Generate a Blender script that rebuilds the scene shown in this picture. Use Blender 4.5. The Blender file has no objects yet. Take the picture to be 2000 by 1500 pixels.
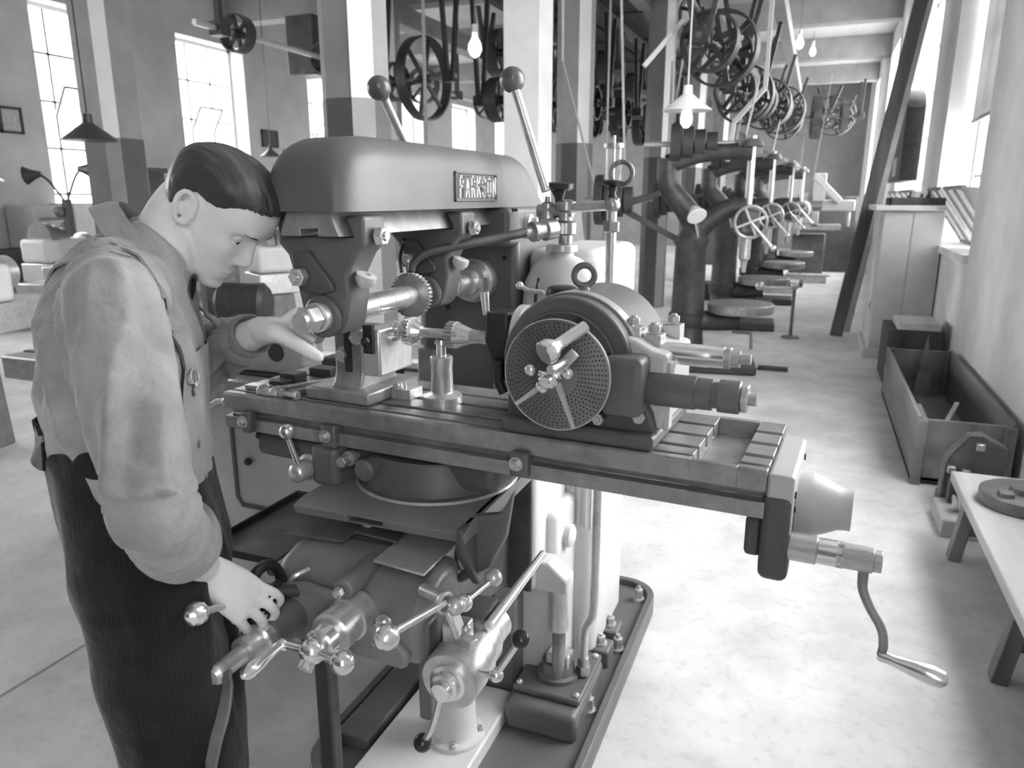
EXPOSURE = 2.75
import bpy, bmesh, math, random
from math import sin, cos, pi, radians, sqrt
from mathutils import Vector, Matrix, noise
random.seed(7)
SC = bpy.context.scene
COL = SC.collection
V = Vector

# ------------------------------------------------------------------ materials
MATS = {}
def mat(name, col, rough=.6, metal=0., var=.12, scale=8., bump=0., bscale=60., spec=.5, stretch=(1, 1, 1), stain=0., sheen=0., coat=0.):
    m = bpy.data.materials.new(name); m.use_nodes = True
    nt = m.node_tree; N = nt.nodes; L = nt.links
    b = N['Principled BSDF']
    b.inputs['Roughness'].default_value = rough; b.inputs['Metallic'].default_value = metal
    b.inputs['Specular IOR Level'].default_value = spec
    if sheen: b.inputs['Sheen Weight'].default_value = sheen
    if coat: b.inputs['Coat Weight'].default_value = coat; b.inputs['Coat Roughness'].default_value = .15
    tc = N.new('ShaderNodeTexCoord'); mp = N.new('ShaderNodeMapping'); mp.inputs['Scale'].default_value = stretch
    L.new(tc.outputs['Object'], mp.inputs[0])
    n = N.new('ShaderNodeTexNoise'); n.inputs['Scale'].default_value = scale; n.inputs['Detail'].default_value = 6
    n.inputs['Roughness'].default_value = .6
    L.new(mp.outputs[0], n.inputs['Vector'])
    r = N.new('ShaderNodeValToRGB')
    lo = max(0, col * (1 - var)); hi = min(1, col * (1 + var))
    r.color_ramp.elements[0].position = .3; r.color_ramp.elements[1].position = .7
    r.color_ramp.elements[0].color = (lo, lo, lo, 1); r.color_ramp.elements[1].color = (hi, hi, hi, 1)
    L.new(n.outputs['Fac'], r.inputs[0]); out = r.outputs[0]
    if stain:
        n2 = N.new('ShaderNodeTexNoise'); n2.inputs['Scale'].default_value = scale * .23; n2.inputs['Detail'].default_value = 4
        L.new(mp.outputs[0], n2.inputs['Vector'])
        r2 = N.new('ShaderNodeValToRGB'); r2.color_ramp.elements[0].position = .42; r2.color_ramp.elements[1].position = .62
        s = 1 - stain; r2.color_ramp.elements[0].color = (s, s, s, 1); r2.color_ramp.elements[1].color = (1, 1, 1, 1)
        L.new(n2.outputs['Fac'], r2.inputs[0])
        mx = N.new('ShaderNodeMixRGB'); mx.blend_type = 'MULTIPLY'; mx.inputs[0].default_value = 1
        L.new(out, mx.inputs[1]); L.new(r2.outputs[0], mx.inputs[2]); out = mx.outputs[0]
    L.new(out, b.inputs['Base Color'])
    if bump:
        nb = N.new('ShaderNodeTexNoise'); nb.inputs['Scale'].default_value = bscale; nb.inputs['Detail'].default_value = 5
        L.new(mp.outputs[0], nb.inputs['Vector'])
        bp = N.new('ShaderNodeBump'); bp.inputs['Strength'].default_value = bump; bp.inputs['Distance'].default_value = .01
        L.new(nb.outputs['Fac'], bp.inputs['Height']); L.new(bp.outputs[0], b.inputs['Normal'])
    MATS[name] = m
    return m

PAINT = mat('machine_paint', .13, .42, 0, .10, 9, .05, 50, .5, stain=.10)
PAINTD = mat('machine_paint_dark_casting', .095, .45, 0, .15, 9, .06, 50, .5, stain=.15)
PAINTK = mat('top_lit_machine_paint', .20, .36, 0, .14, 9, .05, 50, .5, stain=.15)  # same machine paint, lightened on knee and saddle for light falling from above
PAINTL = mat('light_machine_enamel', .60, .42, 0, .08, 7, .03, 50, .5, stain=.08)
STEEL = mat('machined_steel', .62, .32, .58, .14, 40, .03, 160, stretch=(1, 6, 1), stain=.12)
GROUND = mat('oily_ground_steel', .36, .36, .45, .22, 22, .03, 140, stain=.25)
BRIGHT = mat('polished_steel', .84, .20, .82, .08, 30, 0)
BLACKI = mat('black_iron', .035, .45, .3, .3, 20, .08, 60)
DARKM = mat('dark_cast_iron', .075, .5, .35, .3, 14, .10, 60, stain=.2)
MIDM = mat('grey_cast_iron', .18, .48, .35, .25, 14, .10, 60, stain=.2)
KNOB = mat('worn_grey_knob', .11, .28, 0, .2, 12)
BLACKP = mat('black_bakelite', .03, .2, 0, .2, 10)
BRASS = mat('dull_brass', .42, .34, .9, .18, 30, .03)
PLASTER = mat('limewashed_wall', .84, .9, 0, .10, 2.2, .15, 14, .2, stain=.10)
PLASTERD = mat('grey_distemper_wall', .56, .9, 0, .10, 2.2, .15, 14, .2, stain=.10)
DARKWALL = mat('smoky_brick_wall', .12, .9, 0, .2, 3, .2, 14, .2, stain=.2)
CEILM = mat('ceiling_boards', .50, .9, 0, .12, 2, .1, 12, .2, stretch=(1, .2, 1))
BEAMM = mat('painted_beam', .30, .8, 0, .15, 3, .1, 12, .2)
WHITEP = mat('white_gloss_paint', .80, .45, 0, .05, 5, .03, 30, .4)
POSTM = mat('post_grey_paint', .30, .7, 0, .12, 4, .08, 20, .3, stain=.12)
POSTL = mat('post_pale_paint', .66, .7, 0, .08, 4, .08, 20, .3)
DADO = mat('dado_dark_paint', .10, .6, 0, .12, 4, .06, 20, .3)
WOOD = mat('dusty_crate_wood', .27, .8, 0, .30, 7, .25, 30, .2, stretch=(1, .12, 1), stain=.3)
WOODV = mat('old_crate_wood', .26, .8, 0, .30, 7, .25, 30, .2, stretch=(1, 1, .12), stain=.3)
WOODP = mat('weathered_pole_wood', .14, .8, 0, .35, 7, .25, 30, .2, stretch=(1, 1, .12), stain=.35)
WOODD = mat('dark_oak', .07, .7, 0, .3, 7, .2, 30, .3, stretch=(1, 1, .12))
PALEW = mat('pale_plank', .55, .8, 0, .18, 7, .2, 30, .2, stretch=(1, .12, 1), stain=.15)
CABM = mat('pale_cupboard_paint', .66, .6, 0, .08, 5, .05, 30, .3, stain=.08)
BELTM = mat('leather_belt', .30, .7, 0, .15, 12, .05, 50)
ENAM = mat('white_lamp_enamel', .82, .3, 0, .04, 5)
ENAMD = mat('green_black_lamp_enamel', .05, .35, 0, .1, 5)
PAPER = mat('printed_paper', .5, .8, 0, .25, 24, 0)
FRAMEM = mat('dark_picture_frame', .05, .5, 0, .2, 10)
SHIRT = mat('drill_cotton_shirt', .33, .95, 0, .26, 9, .6, 30, .1, stain=.40, sheen=.3)
SHIRTL = mat('drill_cotton_collar', .27, .9, 0, .14, 12, .4, 60, .15, stain=.15, sheen=.3)
SKIN = mat('fair_skin', .76, .5, 0, .07, 22, .06, 160, .4, stain=.06)
HAIRM = mat('brown_combed_hair', .05, .42, 0, .5, 46, .8, 70, .5, stretch=(.16, 1, .16))
RUBBER = mat('rubber_hose', .03, .4, 0, .2, 14)
EYEW = mat('eye_white', .6, .2, 0, .03, 5)

def overall_mat():
    m = mat('dark_ribbed_overall_cloth', .016, .9, 0, .35, 7, .5, 22, .15, stain=.3, sheen=.25)
    nt = m.node_tree; N = nt.nodes; L = nt.links
    b = N['Principled BSDF']; src = b.inputs['Base Color'].links[0].from_socket
    w = N.new('ShaderNodeTexWave'); w.wave_type = 'BANDS'; w.bands_direction = 'DIAGONAL'
    w.inputs['Scale'].default_value = 62; w.inputs['Distortion'].default_value = .8; w.inputs['Detail'].default_value = 1
    tc = N.new('ShaderNodeTexCoord'); mp = N.new('ShaderNodeMapping'); mp.inputs['Scale'].default_value = (1, 1, .02)
    L.new(tc.outputs['Object'], mp.inputs[0]); L.new(mp.outputs[0], w.inputs[0])
    r = N.new('ShaderNodeValToRGB'); r.color_ramp.elements[0].color = (.9, .9, .9, 1); r.color_ramp.elements[1].color = (1.35, 1.35, 1.35, 1)
    L.new(w.outputs[1], r.inputs[0])
    mx = N.new('ShaderNodeMixRGB'); mx.blend_type = 'MULTIPLY'; mx.inputs[0].default_value = 1
    L.new(src, mx.inputs[1]); L.new(r.outputs[0], mx.inputs[2]); L.new(mx.outputs[0], b.inputs['Base Color'])
    return m
OVER = overall_mat()

def floor_mat():
    m = mat('worn_concrete_floor', .68, .75, 0, .16, 3.5, .20, 30, .3, stain=.16)
    nt = m.node_tree; N = nt.nodes; L = nt.links
    b = N['Principled BSDF']; src = b.inputs['Base Color'].links[0].from_socket
    n = N.new('ShaderNodeTexVoronoi'); n.inputs['Scale'].default_value = 3.1
    tc = N.new('ShaderNodeTexCoord'); L.new(tc.outputs['Object'], n.inputs['Vector'])
    nn = N.new('ShaderNodeTexNoise'); nn.inputs['Scale'].default_value = 26; nn.inputs['Detail'].default_value = 5
    L.new(tc.outputs['Object'], nn.inputs['Vector'])
    r = N.new('ShaderNodeValToRGB'); r.color_ramp.elements[0].position = .36; r.color_ramp.elements[1].position = .44
    r.color_ramp.elements[0].color = (.90, .90, .90, 1); r.color_ramp.elements[1].color = (1, 1, 1, 1)
    L.new(nn.outputs['Fac'], r.inputs[0])
    mx = N.new('ShaderNodeMixRGB'); mx.blend_type = 'MULTIPLY'; mx.inputs[0].default_value = .8
    L.new(src, mx.inputs[1]); L.new(r.outputs[0], mx.inputs[2]); L.new(mx.outputs[0], b.inputs['Base Color'])
    return m
FLOORM = floor_mat()

def glass_mat(name, tint=.9, milky=.25):
    m = bpy.data.materials.new(name); m.use_nodes = True
    nt = m.node_tree; N = nt.nodes; L = nt.links; N.clear()
    o = N.new('ShaderNodeOutputMaterial'); t = N.new('ShaderNodeBsdfTransparent'); g = N.new('ShaderNodeBsdfGlossy')
    d = N.new('ShaderNodeBsdfTranslucent'); a = N.new('ShaderNodeMixShader'); c = N.new('ShaderNodeMixShader')
    n = N.new('ShaderNodeTexNoise'); n.inputs['Scale'].default_value = 5
    r = N.new('ShaderNodeValToRGB'); r.color_ramp.elements[0].color = (milky * .6,) * 3 + (1,); r.color_ramp.elements[1].color = (milky * 1.3,) * 3 + (1,)
    tc = N.new('ShaderNodeTexCoord'); L.new(tc.outputs['Object'], n.inputs[0]); L.new(n.outputs[0], r.inputs[0])
    t.inputs[0].default_value = (tint,) * 3 + (1,); g.inputs['Roughness'].default_value = .05; d.inputs[0].default_value = (.9, .9, .9, 1)
    L.new(r.outputs[0], a.inputs[0]); L.new(t.outputs[0], a.inputs[1]); L.new(d.outputs[0], a.inputs[2])
    c.inputs[0].default_value = .05; L.new(a.outputs[0], c.inputs[1]); L.new(g.outputs[0], c.inputs[2]); L.new(c.outputs[0], o.inputs[0])
    MATS[name] = m; return m
PANE = glass_mat('dusty_window_glass')
CLEAR = glass_mat('clear_glass', .95, .08)
BLINDM = glass_mat('grey_roller_blind', .05, .70)
bl = BLINDM.node_tree.nodes
for nd in bl:
    if nd.type == 'BSDF_TRANSLUCENT': nd.inputs[0].default_value = (.24, .24, .24, 1)
    if nd.type == 'VALTORGB':
        nd.color_ramp.elements[0].color = (.96, .96, .96, 1); nd.color_ramp.elements[1].color = (1, 1, 1, 1)
def bulb_mat():
    m = bpy.data.materials.new('frosted_bulb_glass'); m.use_nodes = True
    b = m.node_tree.nodes['Principled BSDF']; b.inputs['Base Color'].default_value = (.9, .9, .9, 1); b.inputs['Roughness'].default_value = .25
    b.inputs['Transmission Weight'].default_value = .2; b.inputs['Emission Color'].default_value = (1, 1, 1, 1); b.inputs['Emission Strength'].default_value = .12
    n = m.node_tree.nodes.new('ShaderNodeTexNoise'); n.inputs['Scale'].default_value = 4
    r = m.node_tree.nodes.new('ShaderNodeValToRGB'); r.color_ramp.elements[0].color = (.85, .85, .85, 1); r.color_ramp.elements[1].color = (.95, .95, .95, 1)
    m.node_tree.links.new(n.outputs[0], r.inputs[0]); m.node_tree.links.new(r.outputs[0], b.inputs['Base Color'])
    return m
BULB = bulb_mat()
SASHG = glass_mat('grey_ribbed_glass', .3, .6)
for nd in SASHG.node_tree.nodes:
    if nd.type == 'BSDF_TRANSLUCENT': nd.inputs[0].default_value = (.10, .10, .10, 1)

# ------------------------------------------------------------------ mesh helpers
def frame(axis, up=None):
    z = V(axis).normalized()
    u = V(up) if up else (V((0, 0, 1)) if abs(z.z) < .95 else V((1, 0, 0)))
    x = u.cross(z)
    if x.length < 1e-6: x = V((0, 1, 0)).cross(z)
    x.normalize(); y = z.cross(x)
    return x, y, z
def catmull(pts, k=6):
    P = [V(p) for p in pts]; out = []
    for i in range(len(P) - 1):
        a = P[i - 1] if i else P[0] * 2 - P[1]; b = P[i]; c = P[i + 1]; d = P[i + 2] if i + 2 < len(P) else P[-1] * 2 - P[-2]
        for j in range(k):
            t = j / k
            out.append(.5 * ((2 * b) + (c - a) * t + (2 * a - 5 * b + 4 * c - d) * t * t + (3 * b - a - 3 * c + d) * t ** 3))
    out.append(P[-1]); return out
class MB:
    def __init__(s, xf=None): s.v = []; s.f = []; s.xf = xf
    def add(s, vs, fs):
        n = len(s.v)
        s.v += [(s.xf @ V(p)) if s.xf else V(p) for p in vs]
        s.f += [tuple(i + n for i in f) for f in fs]; return s
    def box(s, a, b):
        (x0, y0, z0), (x1, y1, z1) = a, b
        return s.add([(x0, y0, z0), (x1, y0, z0), (x1, y1, z0), (x0, y1, z0), (x0, y0, z1), (x1, y0, z1), (x1, y1, z1), (x0, y1, z1)],
                     [(0, 3, 2, 1), (4, 5, 6, 7), (0, 1, 5, 4), (1, 2, 6, 5), (2, 3, 7, 6), (3, 0, 4, 7)])
    def obox(s, c, hx, hy, hz):
        c, hx, hy, hz = V(c), V(hx), V(hy), V(hz)
        p = [c + hx * i + hy * j + hz * k for k in (-1, 1) for i, j in ((-1, -1), (1, -1), (1, 1), (-1, 1))]
        return s.add(p, [(0, 3, 2, 1), (4, 5, 6, 7), (0, 1, 5, 4), (1, 2, 6, 5), (2, 3, 7, 6), (3, 0, 4, 7)])
    def bar(s, p0, p1, w, h, up=None):
        p0, p1 = V(p0), V(p1); x, y, z = frame(p1 - p0, up)
        return s.obox((p0 + p1) / 2, x * w / 2, y * h / 2, (p1 - p0) / 2)
    def lathe(s, p, axis, prof, n=28, up=None):
        p = V(p); x, y, z = frame(axis, up); vs = []; fs = []
        for t, r in prof:
            for i in range(n):
                a = 2 * pi * i / n; vs.append(p + z * t + (x * cos(a) + y * sin(a)) * max(r, 1e-5))
        m = len(prof)
        for k in range(m - 1):
            for i in range(n):
                j = (i + 1) % n; fs.append((k * n + i, k * n + j, (k + 1) * n + j, (k + 1) * n + i))
        fs.append(tuple(reversed(range(n)))); fs.append(tuple(range((m - 1) * n, m * n)))
        return s.add(vs, fs)
    def cyl(s, p0, p1, r0, r1=None, n=24, c=0):
        p0, p1 = V(p0), V(p1); L = (p1 - p0).length; r1 = r0 if r1 is None else r1
        pr = [(0, r0), (L, r1)] if not c else [(0, r0 - c), (c, r0), (L - c, r1), (L, r1 - c)]
        return s.lathe(p0, p1 - p0, pr, n)
    def hexn(s, p0, p1, r, c=0): return s.cyl(p0, p1, r, None, 6, c)
    def tube(s, pts, r, n=10, smooth=0):
        P = catmull(pts, smooth) if smooth else [V(p) for p in pts]
        R = r if isinstance(r, (list, tuple)) else [r, r]
        vs = []; fs = []; x = None; m = len(P)
        for k in range(m):
            d = (P[min(k + 1, m - 1)] - P[max(k - 1, 0)]).normalized()
            if x is None: x, y, _ = frame(d)
            else:
                x = (x - d * x.dot(d)).normalized(); y = d.cross(x)
            t = k / (m - 1) * (len(R) - 1); i0 = min(int(t), len(R) - 2); rr = R[i0] + (R[i0 + 1] - R[i0]) * (t - i0)
            for i in range(n):
                a = 2 * pi * i / n; vs.append(P[k] + (x * cos(a) + y * sin(a)) * rr)
        for k in range(m - 1):
            for i in range(n):
                j = (i + 1) % n; fs.append((k * n + i, k * n + j, (k + 1) * n + j, (k + 1) * n + i))
        fs.append(tuple(reversed(range(n)))); fs.append(tuple(range((m - 1) * n, m * n)))
        return s.add(vs, fs)
    def prism(s, poly, o, ex, ey, d):
        o, ex, ey, d = V(o), V(ex), V(ey), V(d); n = len(poly)
        a = [o + ex * p[0] + ey * p[1] for p in poly]
        return s.add(a + [q + d for q in a], [tuple(reversed(range(n))), tuple(range(n, 2 * n))] + [(i, (i + 1) % n, n + (i + 1) % n, n + i) for i in range(n)])
    def xz(s, poly, y0, y1): return s.prism(poly, (0, y0, 0), (1, 0, 0), (0, 0, 1), (0, y1 - y0, 0))
    def yz(s, poly, x0, x1): return s.prism(poly, (x0, 0, 0), (0, 1, 0), (0, 0, 1), (x1 - x0, 0, 0))
    def xy(s, poly, z0, z1): return s.prism(poly, (0, 0, z0), (1, 0, 0), (0, 1, 0), (0, 0, z1 - z0))
    def ball(s, c, r, n=20, m=12, sc=(1, 1, 1)):
        c = V(c); vs = []; fs = []
        vs.append(c + V((0, 0, -r * sc[2])))
        for k in range(1, m):
            t = -pi / 2 + pi * k / m
            for i in range(n):
                a = 2 * pi * i / n; vs.append(c + V((r * cos(t) * cos(a) * sc[0], r * cos(t) * sin(a) * sc[1], r * sin(t) * sc[2])))
        vs.append(c + V((0, 0, r * sc[2]))); e = len(vs) - 1
        for i in range(n): fs.append((0, 1 + (i + 1) % n, 1 + i)); fs.append((e, 1 + (m - 2) * n + i, 1 + (m - 2) * n + (i + 1) % n))
        for k in range(m - 2):
            for i in range(n):
                j = (i + 1) % n; fs.append((1 + k * n + i, 1 + k * n + j, 1 + (k + 1) * n + j, 1 + (k + 1) * n + i))
        return s.add(vs, fs)
    def torus(s, c, axis, R, r, n=36, m=10, a0=0, a1=2 * pi):
        c = V(c); x, y, z = frame(axis); full = abs(a1 - a0 - 2 * pi) < 1e-6
        vs = []; fs = []; q = n if full else n + 1
        for k in range(q):
            a = a0 + (a1 - a0) * k / n; d = x * cos(a) + y * sin(a)
            for i in range(m):
                b = 2 * pi * i / m; vs.append(c + d * (R + r * cos(b)) + z * r * sin(b))
        for k in range(n):
            k2 = (k + 1) % q
            for i in range(m): fs.append((k * m + i, k2 * m + i, k2 * m + (i + 1) % m, k * m + (i + 1) % m))
        if not full: fs.append(tuple(range(m))); fs.append(tuple(reversed(range((q - 1) * m, q * m))))
        return s.add(vs, fs)
    def gear(s, p0, p1, r, depth, teeth, sharp=.3, lean=.0):
        p0, p1 = V(p0), V(p1); x, y, z = frame(p1 - p0); poly = []
        for i in range(teeth):
            for a, rr in ((0, r - depth), (sharp * .4, r), (sharp * .4 + .42, r), (.82, r - depth)):
                t = 2 * pi * (i + a + (lean if rr == r else 0)) / teeth; poly.append((rr * cos(t), rr * sin(t)))
        return s.prism(poly, p0, x, y, p1 - p0)
    def loft(s, rings, cap=True):
        n = len(rings[0]); vs = [p for r in rings for p in r]; fs = []
        for k in range(len(rings) - 1):
            for i in range(n):
                j = (i + 1) % n; fs.append((k * n + i, k * n + j, (k + 1) * n + j, (k + 1) * n + i))
        if cap: fs.append(tuple(reversed(range(n)))); fs.append(tuple(range((len(rings) - 1) * n, len(rings) * n)))
        return s.add(vs, fs)
    def mesh(s, name, off=V((0, 0, 0))):
        me = bpy.data.meshes.new(name)
        me.from_pydata([tuple(p - off) for p in s.v], [], s.f)
        me.validate()
        bm = bmesh.new(); bm.from_mesh(me); bmesh.ops.recalc_face_normals(bm, faces=bm.faces); bm.to_mesh(me); bm.free()
        return me
def root_of(o):
    while o.parent: o = o.parent
    return o
def obj(name, mb, m, parent=None, bevel=0., angle=38, smooth=True, seg=2, loc=None, local=False):
    """one mesh object; vertices in mb are world coordinates (or the thing's own when local)"""
    if parent is not None: off = V((0, 0, 0)) if local else root_of(parent).location.copy()
    else: off = V(loc) if loc is not None else V((0, 0, 0))
    if local: off = V((0, 0, 0))
    me = mb.mesh(name, off)
    o = bpy.data.objects.new(name, me); COL.objects.link(o)
    if parent is not None: o.parent = parent
    elif loc is not None: o.location = loc
    me.materials.append(m)
    if smooth:
        me.shade_smooth(); me.set_sharp_from_angle(angle=radians(angle))
    if bevel:
        b = o.modifiers.new('bevel', 'BEVEL'); b.width = bevel; b.segments = seg; b.limit_method = 'ANGLE'; b.angle_limit = radians(40)
        b.use_clamp_overlap = True
    return o
def tag(o, label, cat, group=None):
    o['label'] = label; o['category'] = cat
    if group: o['group'] = group
    return o
def thing(name, label, cat, loc=(0, 0, 0), rotz=0, group=None):
    o = bpy.data.objects.new(name, None); COL.objects.link(o); o.empty_display_size = .1
    o.location = loc; o.rotation_euler = (0, 0, rotz); return tag(o, label, cat, group)
def solo(name, mb, m, label, cat, loc, group=None, **k):
    return tag(obj(name, mb, m, None, loc=loc, **k), label, cat, group)
def struct(name, mb, m, parent=None, **k):
    o = obj(name, mb, m, parent, **k)
    if parent is None: o['kind'] = 'structure'
    return o
def copy_tree(o, parent=None):
    c = o.copy(); COL.objects.link(c)
    if parent: c.parent = parent
    for ch in list(o.children): copy_tree(ch, c)
    return c
# ------------------------------------------------------------------ room
XR, XL, YN, YF, ZC = 1.10, -9.5, -7.0, 25.0, 4.75
TH = .38
def wall_with_holes(x0, x1, holes, z1=ZC):
    m = MB(); ys = YN - .3
    for (a, b, s, t) in holes:
        m.box((x0, ys, 0), (x1, a, z1)); m.box((x0, a, 0), (x1, b, s)); m.box((x0, a, t), (x1, b, z1)); ys = b
    m.box((x0, ys, 0), (x1, YF + .3, z1)); return m
RW = [(-3.3, -1.5, 1.02, 4.2), (1.95, 4.6, 1.02, 4.2), (6.65, 8.85, 1.08, 4.3), (10.2, 13.6, 1.08, 4.3), (14.9, 17.8, 1.08, 4.3), (19.0, 22.2, 1.08, 4.3)]  # first window is unseen, behind the camera, added to light camera-facing sides
LW = [(.4, 1.9, .96, 4.0), (3.6, 5.1, .96, 4.0), (7.3, 8.6, .96, 4.0), (9.7, 11.2, .96, 4.0), (13.0, 14.5, .96, 4.0), (16.2, 17.7, .96, 4.0), (19.4, 20.9, .96, 4.0), (22.4, 23.9, .96, 4.0)]
struct('floor', MB().box((XL - .4, YN - .3, -.1), (XR + .4, YF + .3, 0)), FLOORM)
struct('floor_joint', MB().box((-2.253, YN, 0), (-2.243, 1.95, .0015)).box((-2.253, 2.75, 0), (-2.243, 12, .0015)), POSTM)
struct('ceiling', MB().box((XL - .4, YN - .3, ZC), (XR + .4, YF + .3, ZC + .1)), CEILM)
struct('wall_right', wall_with_holes(XR, XR + TH, RW), PLASTER)
struct('wall_left', wall_with_holes(XL - TH, XL, LW), PLASTERD)
struct('wall_back', MB().box((XL - .4, YF, 0), (XR + .4, YF + .3, ZC)), POSTM)
struct('wall_front', MB().box((XL - .4, YN - .3, 0), (XR + .4, YN, ZC)), DARKWALL)

def window(n, xo, side, a, b, s, t, cols, rows, blind=0, hopper=False, tilt=0):
    """metal window set near the outer face of the wall; side = +1 for the right wall"""
    fr = MB(); x = xo; d = .03
    fr.box((x - d, a, s), (x + d, a + .05, t)); fr.box((x - d, b - .05, s), (x + d, b, t))
    fr.box((x - d, a, s), (x + d, b, s + .05)); fr.box((x - d, a, t - .05), (x + d, b, t))
    o = struct('window_%d' % n, fr, WHITEP); o['kind'] = 'structure'
    mu = MB(); w = .014
    for i in range(1, cols):
        y = a + (b - a) * i / cols; mu.box((x - w, y - w, s + .05), (x + w, y + w, t - .05))
    for k in range(1, rows):
        z = s + (t - s) * k / rows; mu.box((x - w, a + .05, z - w), (x + w, b - .05, z + w))
    obj('muntin', mu, MIDM, o)
    obj('pane', MB().box((x - .003, a + .05, s + .05), (x + .003, b - .05, t - .05)), PANE, o)
    sl = MB().box((xo - .05 if side < 0 else XR - .04, a, s - .05), (XL + .04 if side < 0 else xo + .05, b, s + .012)); obj('sill', sl, PLASTER, o)
    if tilt:
        f = MB(); p = MB()
        y0 = a + (b - a) / cols; y1 = b - (b - a) / cols
        for zc in (s + (t - s) * .58,):
            h = (t - s) / rows * .95; xi = x - side * .02
            dv = V((-side * sin(tilt), 0, cos(tilt)))
            c = V((xi - side * .05, (y0 + y1) / 2, zc))
            for yy in (y0, y1): f.bar(c + V((0, yy - (y0 + y1) / 2, 0)) - dv * h * .5, c + V((0, yy - (y0 + y1) / 2, 0)) + dv * h * .5, .03, .03)
            for sg in (-.5, .5): f.bar(c + dv * h * sg + V((0, y0 - (y0 + y1) / 2, 0)), c + dv * h * sg + V((0, y1 - (y0 + y1) / 2, 0)), .03, .03)
            p.obox(c, dv * h * .5, V((0, (y1 - y0) / 2, 0)), V((.002, 0, 0)))
        e = obj('pivot_sash', f, MIDM, o); obj('sash_glass', p, PANE, e)
    if blind:
        bb = MB().box((xo - side * .10 - .004, a + .06, blind), (xo - side * .10 + .004, b - .06, t - .02))
        bl_ = obj('roller_blind', bb, BLINDM, o)
        obj('blind_batten', MB().box((xo - side * .10 - .012, a + .06, blind - .03), (xo - side * .10 + .012, b - .06, blind)), MIDM, bl_)
    if hopper:
        ym = (a + b) / 2
        for (q0, q1) in ((a + .15, ym - .1), (ym + .1, b - .15)):
            f = MB(); hgt = .52; xb = xo - side * .06; xt = xb - side * .34; z0 = s + .03; z1 = s + hgt
            for yy in (q0, (q0 + q1) / 2, q1): f.bar((xb, yy, z0), (xt, yy, z1), .03, .035)
            f.bar((xt, q0 - .02, z1), (xt, q1 + .02, z1), .04, .03); f.bar((xb, q0, z0), (xb, q1, z0), .04, .03)
            for yy in (q0, q1): f.prism([(xb, z0), (xb, z1), (xt, z1)], (0, yy - .004, 0), (1, 0, 0), (0, 0, 1), (0, .008, 0))
            e = obj('hopper_sash', f, BEAMM, o)
            g = MB(); g.add([(xb, q0, z0), (xt, q0, z1), (xt, q1, z1), (xb, q1, z0)], [(0, 1, 2, 3)]); obj('hopper_glass', g, SASHG, e)
    return o
for i, (a, b, s, t) in enumerate(RW):
    window(i + 1, XR + TH - .06, 1, a, b, s, t, 4, 5, blind=(2.25 if i == 2 else 0), hopper=i in (2, 3))
for i, (a, b, s, t) in enumerate(LW):
    window(i + 11, XL - TH + .06, -1, a, b, s, t, 3, 5, tilt=radians(32) if i in (2, 3, 4) else 0)

# beams, posts, pilasters
for i, y in enumerate((3.4, 7.2, 11.0, 14.6, 18.2, 21.8)):
    struct('beam', MB().box((XL, y - .15, ZC - .42), (XR, y + .15, ZC)), BEAMM, bevel=.01)
for i, x in enumerate((-6.2, -2.25)):
    struct('beam', MB().box((x - .14, YN, ZC - .70), (x + .14, YF, ZC - .42)), BEAMM, bevel=.01)
def post(x, y, w=.34, dz=2.05):
    h = w / 2; c = .09
    def oc(h, c): return [(x - h + c, y - h), (x + h - c, y - h), (x + h, y - h + c), (x + h, y + h - c), (x + h - c, y + h), (x - h + c, y + h), (x - h, y + h - c), (x - h, y - h + c)]
    o = struct('pillar', MB().xy(oc(h, c), dz, ZC - .42), POSTM); o['kind'] = 'structure'
    obj('dado', MB().xy(oc(h + .002, c), 0, dz), DADO, o)
    e = c * .7071; m = MB()
    for z0, z1, mt in ((dz, ZC - .42, WHITEP), (0, dz, POSTM)): obj('chamfer_strip', MB().obox((x + h - c / 2 + .002, y - h + c / 2 - .002, (z0 + z1) / 2), V((c / 2, c / 2, 0)), V((.0022, -.0022, 0)), V((0, 0, (z1 - z0) / 2))), mt, o)
for pq in ((-2.49, 3.85), (-2.37, 7.65), (-2.12, 10.7), (-2.2, 14.4), (-2.2, 18.2), (-6.2, 5.45, .44), (-6.2, 10.5), (-6.2, 16.0), (-6.2, 20.5)): post(*pq)
pp = struct('pillar', MB().box((-2.335, 5.66, 0), (-2.035, 5.96, ZC - .42)), POSTL, bevel=.01)
# pilasters on the right wall between the windows
for y in (14.1, 18.5):
    struct('pillar', MB().box((XR - .12, y - .22, 0), (XR, y + .22, ZC)), PLASTER, bevel=.01)
# ------------------------------------------------------------------ milling machine
AX, AZ = -.81, 1.313                      # arbor axis
MM = thing('milling_machine', 'large grey horizontal milling machine the man in overalls is leaning over', 'machine', (AX, 1.8, 0))
Xv, Yv, Zv = V((1, 0, 0)), V((0, 1, 0)), V((0, 0, 1))
def hexbolt(mb, p, d, r, h, washer=True):
    d = V(d).normalized(); p = V(p)
    if washer: mb.cyl(p, p + d * h * .25, r * 1.35, None, 20)
    mb.hexn(p + d * h * .2, p + d * h, r, r * .12)
    mb.cyl(p + d * h, p + d * (h * 1.25), r * .55, r * .45, 14)
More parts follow.
